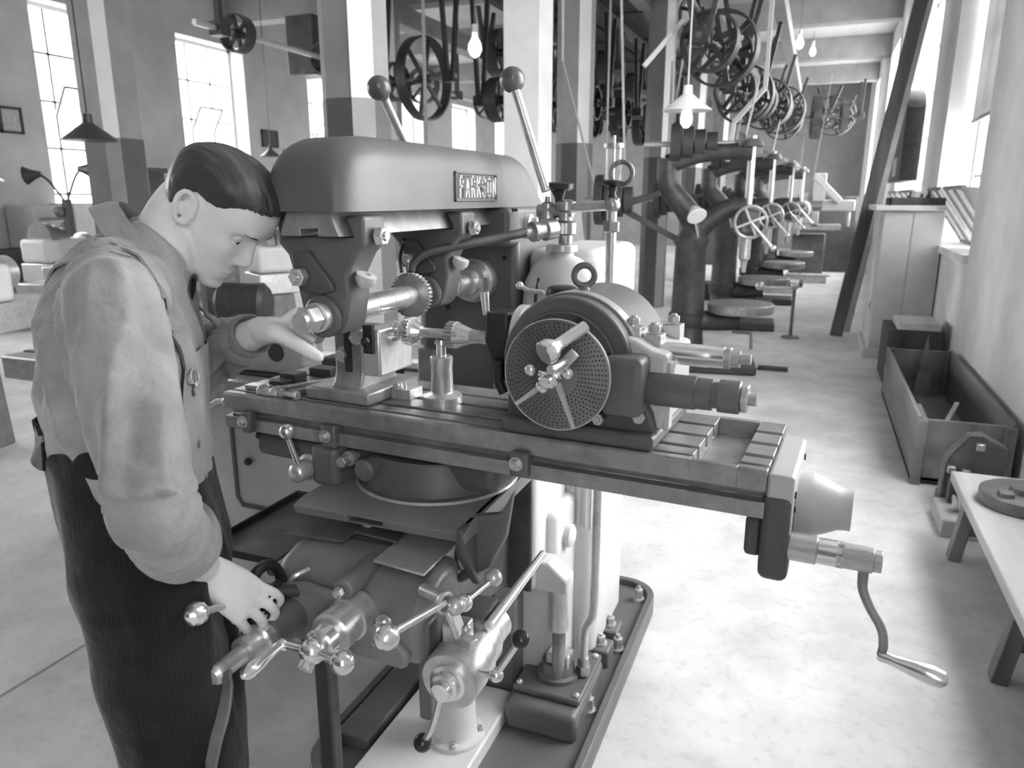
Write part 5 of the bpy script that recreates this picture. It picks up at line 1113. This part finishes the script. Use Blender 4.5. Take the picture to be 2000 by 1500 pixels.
def ring(c, hf, hl, tilt=0., n=36, p=2.3, lat=LAT, fac=FAC):
    e = 2 / p; out = []; F2 = fac * cos(tilt) - Zv * sin(tilt)
    for i in range(n):
        a = 2 * pi * i / n; out.append(V(c) + F2 * hf * math.copysign(abs(cos(a)) ** e, cos(a)) + lat * hl * math.copysign(abs(sin(a)) ** e, sin(a)))
    return out
SHF = FAC * .024
TR = [((-1.020, .840, .93), .125, .165), ((-1.035, .842, 1.03), .122, .160), ((-1.045, .846, 1.11), .122, .160), ((-1.055, .855, 1.20), .130, .170), ((-1.066, .875, 1.28), .136, .180), ((-1.072, .905, 1.345), .128, .182), ((-1.070, .930, 1.395), .100, .150), ((-1.055, .945, 1.43), .076, .098), ((-1.04, .955, 1.45), .062, .068)]
TR = [(tuple(V(c) + SHF), a - .020, b - .006) for c, a, b in TR]
def torso(mb, d, z0=0, z1=9):
    rs = [ring(c, a + d, b + d, .10 * i if i > 3 else 0) for i, (c, a, b) in enumerate(TR) if z0 <= c[2] <= z1]; return mb.loft(rs)
RS, RE, RWr = V((-.952, .802, 1.375)), V((-.806, .690, 1.112)), V((-.862, .820, .950))
LS, LE, LWr = V((-1.195, 1.055, 1.365)), V((-1.150, 1.150, 1.200)), V((-.925, 1.082, 1.284))
# -- body: one continuous skin surface
bm_ = MB(); torso(bm_, -.032)
hm_ = head_mb(lambda z, a: head_pt(z, a)); bm_.v += []; n0 = len(bm_.v); bm_.v += hm_.v; bm_.f += [tuple(i + n0 for i in f) for f in hm_.f]
chain(bm_, [(-1.07, .955, 1.385), (-1.035, .985, 1.435), H(-.040, 0, -.045), H(-.030, 0, .0)], [.070, .060, .057, .060], 24, 5)
chain(bm_, [H(-.02, 0, -.075), H(-.05, 0, -.10), (-1.045, .99, 1.40)], [.034, .042, .045], 18, 4)
for s in (-1, 1):   # ears
    c = H(-.006, s * .0735, .003); ex = HF; ez = (HU * .97 - HF * .24).normalized(); ey = HL * s
    e_ = MB(); rim_ = []
    for k in range(25):
        t = 2 * pi * k / 24; rx_, rz_ = .0138 + .0035 * sin(t), .0265
        rim_.append(c + ex * (rx_ * cos(t) - .006) + ez * rz_ * sin(t) + ey * (.0105 - .0075 * cos(t)))
    bm_.tube(rim_, .0050, 8, 0); bm_.tube([c + ey * .0 - ex * .004 + ez * .016, c + ey * .005 - ex * .007, c + ez * -.017], [.007, .009, .006], 10, 4)
    bm_.tube([c + ez * .016 - ex * .004 + ey * .008, c - ex * .010 + ey * .009 + ez * .003, c - ex * .004 - ez * .011 + ey * .007], .0033, 8, 4)
    bm_.ball(c - ez * .021 + ex * .002 + ey * .004, .007, 12, 8); bm_.ball(c + ex * .009 - ez * .004 + ey * .002, .006, 10, 8)
def arm(mb, S, E, W_, r):
    chain(mb, [S, (S + E) / 2, E], [r[0], r[1], r[2]], 18, 4); chain(mb, [E, E.lerp(W_, .35), E.lerp(W_, .75), W_], [r[2], r[3], r[4], r[5]], 18, 4)
arm(bm_, RS, RE, RWr, (.050, .046, .040, .041, .033, .029)); arm(bm_, LS, LE, LWr, (.050, .046, .040, .038, .030, .0265))
def hand(mb, W_, K, lat, nrm, fingers, thumb, th=(.0145, .0115, .0095, .0085)):
    """W_ wrist, K middle of the knuckles, lat = index-to-little direction, nrm = back of the hand"""
    W_, K = V(W_), V(K); d = (K - W_).normalized(); lat = V(lat).normalized(); rs = []
    for t, hw, ht in ((-.18, .024, .020), (.05, .027, .019), (.35, .034, .018), (.7, .040, .0165), (1.0, .041, .0135), (1.08, .037, .010)):
        c = W_.lerp(K, t); nn = lat.cross(d).normalized()
        rs.append([c + lat * hw * math.copysign(abs(cos(a)) ** .8, cos(a)) + nn * ht * sin(a) for a in [2 * pi * i / 20 for i in range(20)]])
    mb.loft(rs)
    for pts, r in fingers:
        chain(mb, pts, [r, r * .97, r * .92, r * .80][:max(2, len(pts))] if len(pts) > 2 else [r, r * .8], 12, 4)
        mb.ball(pts[0], r * 1.18, 12, 8)
    chain(mb, thumb, list(th)[:len(thumb)], 14, 4)
K = V((-.826, .876, .866))
hand(bm_, RWr, K, (.0075, .057, .05), None,
     [([(-.830, .853, .846), (-.834, .873, .818), (-.844, .890, .797)], .0094), ([(-.827, .869, .860), (-.816, .888, .832), (-.822, .903, .808), (-.834, .908, .792)], .0097), ([(-.825, .884, .873), (-.805, .903, .848), (-.808, .919, .824), (-.820, .924, .807)], .0092), ([(-.823, .899, .886), (-.803, .916, .866), (-.803, .930, .846), (-.813, .934, .830)], .0080)],
     [(-.870, .832, .920), (-.872, .852, .880), (-.866, .868, .846), (-.860, .882, .822)])
K2 = V((-.868, 1.090, 1.288))
hand(bm_, LWr, K2, (.010, .035, -.028), None,
     [([(-.872, 1.074, 1.302), (-.857, 1.079, 1.315), (-.845, 1.085, 1.324)], .0092), ([(-.868, 1.085, 1.294), (-.850, 1.089, 1.300), (-.841, 1.091, 1.302)], .0094), ([(-.864, 1.098, 1.283), (-.843, 1.100, 1.279), (-.829, 1.100, 1.272)], .0090), ([(-.864, 1.109, 1.272), (-.845, 1.111, 1.263), (-.833, 1.108, 1.255)], .0080)],
     [(-.915, 1.070, 1.283), (-.876, 1.058, 1.289), (-.852, 1.060, 1.279), (-.818, 1.067, 1.259), (-.797, 1.072, 1.247)], (.0200, .0195, .0150, .0120, .0105))
HIPL = .088
for s in (-1, 1):
    hip = V((-1.0, .855, .92)) + LAT * s * HIPL; kn = V((-.970, .845, .50)) + LAT * s * .095; an = V((-1.0, .835, .10)) + LAT * s * .10
    chain(bm_, [hip, hip.lerp(kn, .5), kn], [.068, .060, .050], 18, 4); chain(bm_, [kn, kn.lerp(an, .4), an], [.052, .050, .036], 18, 4)
    chain(bm_, [an - Zv * .04, an - Zv * .06 + FAC * .09, an - Zv * .068 + FAC * .15], [.036, .034, .026], 14, 4)
body = add_mesh('body', final(bm_, .0033, 3, 'body'), SKIN, PM)
# -- eyes, hair
HB = BVHTree.FromPolygons([v.co + V(PM.location) for v in body.data.vertices], [tuple(p.vertices) for p in body.data.polygons])
def head_on(y, z):
    h = HB.ray_cast(H(.2, y, z), -HF); return (h[0] if h[0] else H(.09, y, z)) - HF * .0012
for s in (-1, 1):
    ey = MB().ball(H(.0655, s * .0325, .0115), .0115, 16, 12); eo = obj('eye', ey, EYEW, PM)
    obj('iris', MB().ball(H(.0725, s * .0325, .0075), .0055, 14, 10), BLACKI, eo)
    lid = MB().ball(H(.0652, s * .0325, .0172), .0122, 18, 12); lid.ball(H(.0650, s * .0325, .0025), .0115, 18, 12); obj('eyelid', lid, SKIN, PM)
    br = MB().tube([head_on(s * .016, .031), head_on(s * .030, .0345), head_on(s * .046, .033)], [.0018, .0026, .0014], 8, 4); obj('eyebrow', br, HAIRM, PM)
def hairline(a):
    a = abs((a + pi) % (2 * pi) - pi)
    return interp([(0, .076), (.45, .074), (.85, .070), (1.12, .056), (1.3, .038), (1.55, .028), (1.75, .022), (2.0, -.012), (2.4, -.050), (pi, -.070)], a)[0]
def hair_pt(z, a):
    zh = hairline(a) + .0022 * noise.noise(V((a * 22, z * 20, 2))) + .0012 * noise.noise(V((a * 60, 1, 5))); aa = abs((a + pi) % (2 * pi) - pi)
    p0 = head_pt(z, a, 0, False); t = sstep(-.004, .012, z - zh); side = sstep(.0, .055, z - zh); top = sstep(.045, .09, z)
    th = -.010 + t * (.0125 + .0040 * side + .0045 * top + .006 * top * sstep(1.5, .2, aa))
    q = V((p0.x * 5, p0.y * 42 + p0.x * 6, p0.z * 12)); q2 = V((p0.x * 9, p0.y * 95 + p0.x * 10, p0.z * 22))
    th += t * side * (.0032 * (noise.noise(q) ) + .0015 * noise.noise(q2)) - .004 * top * G(p0.y + .030, .004) * sstep(-.02, .03, p0.x)
    return head_pt(z, a, th, False)
hair = obj('hair', head_mb(hair_pt, 110, 200), HAIRM, PM, angle=80)
# -- shirt
sm = MB(); torso(sm, .008)
def sleeve(mb, S, E, W_, cut, r):
    E2 = E.lerp(W_, cut); chain(mb, [S + (S - E).normalized() * -.01, S.lerp(E, .35), S.lerp(E, .7), E], [r[0], r[1], r[2], r[3]], 24, 5)
    mb.tube([E, E.lerp(E2, .4), E.lerp(E2, .8), E2], [r[3], r[4], r[5], r[6]], 24, 5); mb.ball(E, r[3], 20, 12)
sleeve(sm, RS, RE, RWr, .60, (.066, .066, .061, .058, .058, .056, .049)); sleeve(sm, LS, LE, LWr, .80, (.072, .068, .062, .058, .054, .047, .039))
chain(sm, [RS + V((-.05, .05, .0)), RS], [.080, .066], 22, 4); chain(sm, [LS + V((.05, -.05, .0)), LS], [.085, .074], 22, 4)
rnd = random.Random(3)
for k in range(8):
    c = LE.lerp(LWr, -.02 + .105 * k); ax = ((LWr - LE).normalized() + V((rnd.uniform(-.35, .35), rnd.uniform(-.35, .35), rnd.uniform(-.45, .45)))).normalized()
    sm.torus(c + V((0, 0, -.004)), ax, .050 - .001 * k, .0125, 32, 10)
sme = final(sm, .0060, 4, 'shirt')
def segdist(p, a, b):
    ab = b - a; t = max(0, min(1, (p - a).dot(ab) / ab.length_squared)); return (p - (a + ab * t)).length, t
def fold(sme):
    sme.update(); nr = [v.normal.copy() for v in sme.vertices]
    for v, n in zip(sme.vertices, nr):
        p = v.co; d = 0.
        dr1, t1 = segdist(p, RS, RE); dr2, t2 = segdist(p, RE, RWr); dl1, tl1 = segdist(p, LS, LE); dl2, tl2 = segdist(p, LE, LWr)
        w = noise.noise(p * 6); w2 = noise.noise(p * 13 + V((3, 1, 7)))
        if dl2 < .09 or dl1 < .09:      # bunched far sleeve: rings round the arm
            s = tl2 * .29 if dl2 < dl1 else -(1 - tl1) * .25
            r_ = 1 - abs(sin(s * 62 + 5.0 * w + 2.5 * w2)); d += .006 * (r_ ** 1.5 - .4)
        elif dr2 < .085 and dr2 <= dr1:
            r_ = 1 - abs(sin(t2 * 7 + 3.4 * w + w2)); d += .0075 * (r_ ** 1.6 - .35)
        elif dr1 < .085:
            ax = (RE - RS).normalized(); q = p - ax * (p - RS).dot(ax) * .78      # long folds down the sleeve
            r_ = 1 - abs(noise.noise(q * 19 + V((t1 * .8, 0, 0)))) * 2; d += .012 * (r_ - .5) * (.5 + t1) + .003 * noise.noise(p * 34)
            r2 = 1 - abs(sin(t1 * 24 + 6 * w)); d += .005 * r2 ** 2 * sstep(.72, 1, t1)
        else:
            q = V((p.x * 1.0 + p.z * .35, p.y, p.z * .32 + p.x * .25)); r_ = 1 - abs(noise.noise(q * 14)) * 2; d += .013 * (r_ - .5) + .002 * noise.noise(p * 34)
            r2 = 1 - abs(noise.noise(V((p.x, p.y, p.z)) * 9)) * 2; d += .004 * (r2 - .4)
            # deep fold behind the armpit
            da, _ = segdist(p, V((-1.06, .735, 1.33)), V((-1.04, .735, 1.18))); d -= .012 * G(da, .02)
        v.co = p + n * d
fold(sme)
shirt_bvh = BVHTree.FromPolygons([v.co.copy() for v in sme.vertices], [tuple(p.vertices) for p in sme.polygons])
shirt = add_mesh('shirt', sme, SHIRT, PM)
def cuff(W_, E, t0, t1, r0, r1):
    d = (W_ - E).normalized(); L_ = (W_ - E).length; p = E + d * L_ * t0; ln = L_ * (t1 - t0)
    return MB().lathe(p, d, [(0, r0 - .004), (.002, r0), (ln * .5, (r0 + r1) / 2 + .002), (ln, r1), (ln + .002, r1 - .003), (ln - .004, r1 - .006), (.004, r0 - .008)], 36)
obj('rolled_cuff', cuff(RWr, RE, .44, .66, .0625, .0555), SHIRTL, shirt)
obj('rolled_cuff', cuff(LWr, LE, .70, .86, .0445, .0405), SHIRT, shirt)
# collar
CB = V((-1.040, .958, 1.438)); NN = V((.62, .42, .66)).normalized(); WW = (V((.25, -.90, 0)) - NN * V((.25, -.90, 0)).dot(NN)).normalized(); UC = WW.cross(NN) * -1
if UC.z > 0: UC = -UC
rin, rmid, rout, rin2 = [], [], [], []
for k in range(49):
    t = radians(14) + radians(332) * k / 48; c_, s_ = cos(t), sin(t); tip = G((abs(pi - t) - radians(166)), .45)
    wob = .003 * noise.noise(V((t * 2, 1, 4)))
    base_ = CB + UC * c_ * .076 + WW * s_ * .066; o2 = (UC * c_ + WW * s_).normalized()
    rin.append(base_ - o2 * .004 - NN * .004); rmid.append(base_ + NN * (.022 + wob) + o2 * .006); rout.append(base_ + o2 * (.030 + .010 * tip) - NN * (.016 + .018 * tip - wob)); 
mb = MB(); n = len(rin); th = .003
lay = [rin, rmid, [a.lerp(b, .5) + NN * .006 for a, b in zip(rmid, rout)], rout]
inner = [[p - (p - CB).normalized() * th - NN * th * .6 for p in L_] for L_ in reversed(lay)]
allr = lay + inner
vs_ = [p for r in allr for p in r]; fs_ = []
for k in range(len(allr)):
    k2 = (k + 1) % len(allr)
    for i in range(n - 1): fs_.append((k * n + i, k * n + i + 1, k2 * n + i + 1, k2 * n + i))
mb.add(vs_, fs_); obj('collar', mb, SHIRTL, shirt, angle=50)
# shoulder yoke seams
def on(bvh, p, off):
    q, nn, _, _ = bvh.find_nearest(V(p)); return q + nn * off, nn
def hug(pts, w, th, off, bvh, k=5):
    P = catmull(pts, k); S = [on(bvh, p, off) for p in P]; rs = []
    for i, (q, nn) in enumerate(S):
        nn = (S[max(i - 1, 0)][1] + nn + S[min(i + 1, len(S) - 1)][1]).normalized()
        d = (S[min(i + 1, len(S) - 1)][0] - S[max(i - 1, 0)][0]).normalized(); sd = d.cross(nn).normalized()
        rs.append([q + sd * w / 2 * a + nn * b * th for a, b in ((-1, 0), (-.9, 1), (.9, 1), (1, 0))])
    return MB().loft(rs)
for dz in (0, ):
    obj('armhole_seam', hug([(-1.03, .76, 1.40), (-.99, .80, 1.425), (-.945, .835, 1.41), (-.915, .83, 1.37)], .008, .0025, .0, shirt_bvh), SHIRTL, shirt)
# -- overalls
om = MB()
om.loft([ring(V(c) + SHF, a - .020, b, t_) for c, a, b, t_ in (((-1.015, .84, .84), .130, .168, 0), ((-1.018, .84, .93), .141, .178, 0), ((-1.032, .842, 1.03), .138, .172, 0), ((-1.043, .846, 1.11), .134, .168, 0), ((-1.050, .85, 1.165), .137, .172, -.12))])
for s in (-1, 1):
    hip = V((-1.000, .855, .90)) + LAT * s * .084; kn = V((-.970, .845, .50)) + LAT * s * .096 + FAC * .012; an = V((-1.00, .83, .08)) + LAT * s * .10
    om.tube([hip, hip.lerp(kn, .5), kn, kn.lerp(an, .5), an], [.100, .097, .090, .090, .096], 28, 6)
ome = final(om, .0065, 10, 'overalls'); ome.update(); nr = [v.normal.copy() for v in ome.vertices]
for v, nn in zip(ome.vertices, nr):
    p = v.co; q = V((p.x, p.y, p.z * .30)); v.co = p + nn * (.009 * (.5 - abs(noise.noise(q * 13)) * 2) + .004 * noise.noise(p * 8))
over_bvh = BVHTree.FromPolygons([v.co.copy() for v in ome.vertices], [tuple(p.vertices) for p in ome.polygons])
ov = add_mesh('overalls', ome, OVER, PM)
both = BVHTree.FromPolygons([v.co + V(PM.location) for v in sme.vertices] + [v.co + V(PM.location) for v in ome.vertices], [tuple(p.vertices) for p in sme.polygons] + [tuple(i + len(sme.vertices) for i in p.vertices) for p in ome.polygons])
# bib, straps, buckles
rows = []
for k in range(9):
    z = 1.08 + .20 * k / 8; r = []
    for j in range(15):
        a = radians(-58 + 116 * j / 14) * (1 - .22 * k / 8); c = V(interp([(q[0][2], q[0][0], q[0][1]) for q in TR], z) + [z])
        p = c + (FAC * cos(a) - LAT * -sin(a)) * .24
        hit = both.ray_cast(p, (c - p).normalized()); r.append((hit[0] if hit[0] else c) + (p - c).normalized() * .006)
    rows.append(r)
vs_ = [p for r in rows for p in r]; vs2 = [p - FAC * .003 for p in vs_]; nv = len(vs_); fs_ = []
for k in range(8):
    for j in range(14): q = (k * 15 + j, k * 15 + j + 1, (k + 1) * 15 + j + 1, (k + 1) * 15 + j); fs_.append(q); fs_.append(tuple(i + nv for i in reversed(q)))
for k in range(8):
    for j in (0, 14): q = (k * 15 + j, (k + 1) * 15 + j); fs_.append((q[0], q[1], q[1] + nv, q[0] + nv))
for k in (0, 8):
    for j in range(14): q = (k * 15 + j, k * 15 + j + 1); fs_.append((q[0], q[1], q[1] + nv, q[0] + nv))
obj('bib', MB().add(vs_, fs_), SHIRT, ov, angle=60)
obj('shoulder_strap', hug([(-1.165, .80, 1.20), (-1.175, .82, 1.30), (-1.13, .85, 1.39), (-1.063, .855, 1.432), (-.993, .855, 1.437), (-.934, .848, 1.415), (-.912, .862, 1.36), (-.905, .872, 1.31), (-.900, .885, 1.255)], .036, .004, .002, both), SHIRT, ov)
obj('shoulder_strap', hug([(-1.20, .83, 1.20), (-1.20, .88, 1.32), (-1.15, .98, 1.40), (-1.09, 1.04, 1.40), (-1.02, 1.06, 1.33), (-.985, 1.03, 1.25)], .036, .004, .002, both), SHIRT, ov)
B0, bn_ = on(both, (-.896, .880, 1.245), .010)
m = MB().torus(B0, bn_, .012, .0018, 20, 6).cyl(B0 - Zv * .022, B0 - Zv * .022 + bn_ * .003, .008, None, 16).bar(B0 + Zv * .01, B0 - Zv * .022, .003, .003); obj('brace_buckle', m, BRIGHT, ov)
for z in (1.135, 1.085):
    q, nn = on(both, (-.885, .875, z), .004); obj('button', MB().lathe(q, nn, [(0, .0075), (.002, .0075), (.0035, .005)], 16), GROUND, ov)
# belt loop edge at the back, shoes
obj('waistband', hug([(-1.03, .70, 1.15), (-1.10, .715, 1.16), (-1.155, .745, 1.168), (-1.185, .80, 1.17), (-1.18, .88, 1.17)], .045, .004, .003, both), OVER, ov)
for s in (-1, 1):
    an = V((-1.01, .835, .0)) + LAT * s * .10; m = MB()
    m.loft([[an + FAC * x + LAT * hw * cos(a) + Zv * (hz * (.5 + .5 * sin(a)) + .012) for a in [2 * pi * i / 20 for i in range(20)]] for x, hw, hz in ((-.075, .028, .07), (-.05, .036, .095), (.0, .040, .11), (.06, .043, .085), (.12, .047, .062), (.17, .045, .05), (.195, .030, .035))])
    sh_ = obj('shoe', m, BLACKI, PM); obj('sole', MB().xy([(an + FAC * x + LAT * y).to_2d()[:] for x, y in ((-.08, -.03), (.0, -.038), (.12, -.05), (.18, -.042), (.20, 0), (.18, .042), (.12, .05), (.0, .038), (-.08, .03))], 0, .018), BLACKI, sh_)
# ------------------------------------------------------------------ world, light, camera
W = bpy.data.worlds.new('World'); SC.world = W; W.use_nodes = True
N = W.node_tree.nodes; L = W.node_tree.links
bg = N['Background']; tc = N.new('ShaderNodeTexCoord'); sx = N.new('ShaderNodeSeparateXYZ'); rp = N.new('ShaderNodeValToRGB')
mp = N.new('ShaderNodeMath'); mp.operation = 'MULTIPLY_ADD'; mp.inputs[1].default_value = .5; mp.inputs[2].default_value = .5
L.new(tc.outputs['Generated'], sx.inputs[0]); L.new(sx.outputs['Z'], mp.inputs[0]); L.new(mp.outputs[0], rp.inputs[0])
e = rp.color_ramp.elements; e[0].position = .44; e[0].color = (.42, .42, .42, 1); e[1].position = .56; e[1].color = (1, 1, 1, 1)
mr = N.new('ShaderNodeMapRange'); mr.inputs['From Min'].default_value = -1; mr.inputs['From Max'].default_value = 1; mr.inputs['To Min'].default_value = .75; mr.inputs['To Max'].default_value = .98
L.new(sx.outputs['X'], mr.inputs['Value'])
mx = N.new('ShaderNodeMixRGB'); mx.blend_type = 'MULTIPLY'; mx.inputs[0].default_value = 1; L.new(rp.outputs[0], mx.inputs[1]); L.new(mr.outputs[0], mx.inputs[2])
L.new(mx.outputs[0], bg.inputs['Color']); bg.inputs['Strength'].default_value = 3.4
def portal(x, side, a, b, s, t):
    l = bpy.data.lights.new('window_portal', 'AREA'); l.shape = 'RECTANGLE'; l.size = b - a; l.size_y = t - s
    o = bpy.data.objects.new('window_portal', l); COL.objects.link(o); o.location = (x, (a + b) / 2, (s + t) / 2)
    o.rotation_euler = (V((-side, 0, 0))).to_track_quat('-Z', 'Z').to_euler()
    l.cycles.is_portal = True
    # keep the long side along the wall
    o.rotation_euler = (radians(90), 0, radians(90 * side)); 
for (a, b, s, t) in RW: portal(XR + TH + .02, 1, a, b, s, t)
for (a, b, s, t) in LW: portal(XL - TH - .02, -1, a, b, s, t)
cam = bpy.data.cameras.new('camera'); co = bpy.data.objects.new('camera', cam); COL.objects.link(co)
F_, HOR_, VX_ = 1456., 386., 1600.
pit = math.atan((755 - HOR_) / F_); yaw = math.atan((VX_ - 1000) / (F_ / cos(pit)))
cam.sensor_width = 36; cam.lens = F_ / 2000 * 36; cam.shift_y = (755 - 750) / 2000.
co.location = (0, 0, 1.52); co.rotation_euler = (pi / 2 - pit, 0, yaw)
cam.clip_start = .02; cam.clip_end = 200
cam.dof.use_dof = True; cam.dof.focus_distance = 1.55; cam.dof.aperture_fstop = 26.2 / 1000 / .0045
SC.camera = co
vs = SC.view_settings; vs.view_transform = 'Standard'; vs.look = 'None'; vs.gamma = 1; vs.use_curve_mapping = False; vs.exposure = EXPOSURE
cy = SC.cycles; cy.use_denoising = True; cy.max_bounces = 10; cy.diffuse_bounces = 6; cy.glossy_bounces = 4; cy.transparent_max_bounces = 24; cy.caustics_reflective = False; cy.caustics_refractive = False
cy.sample_clamp_indirect = 8
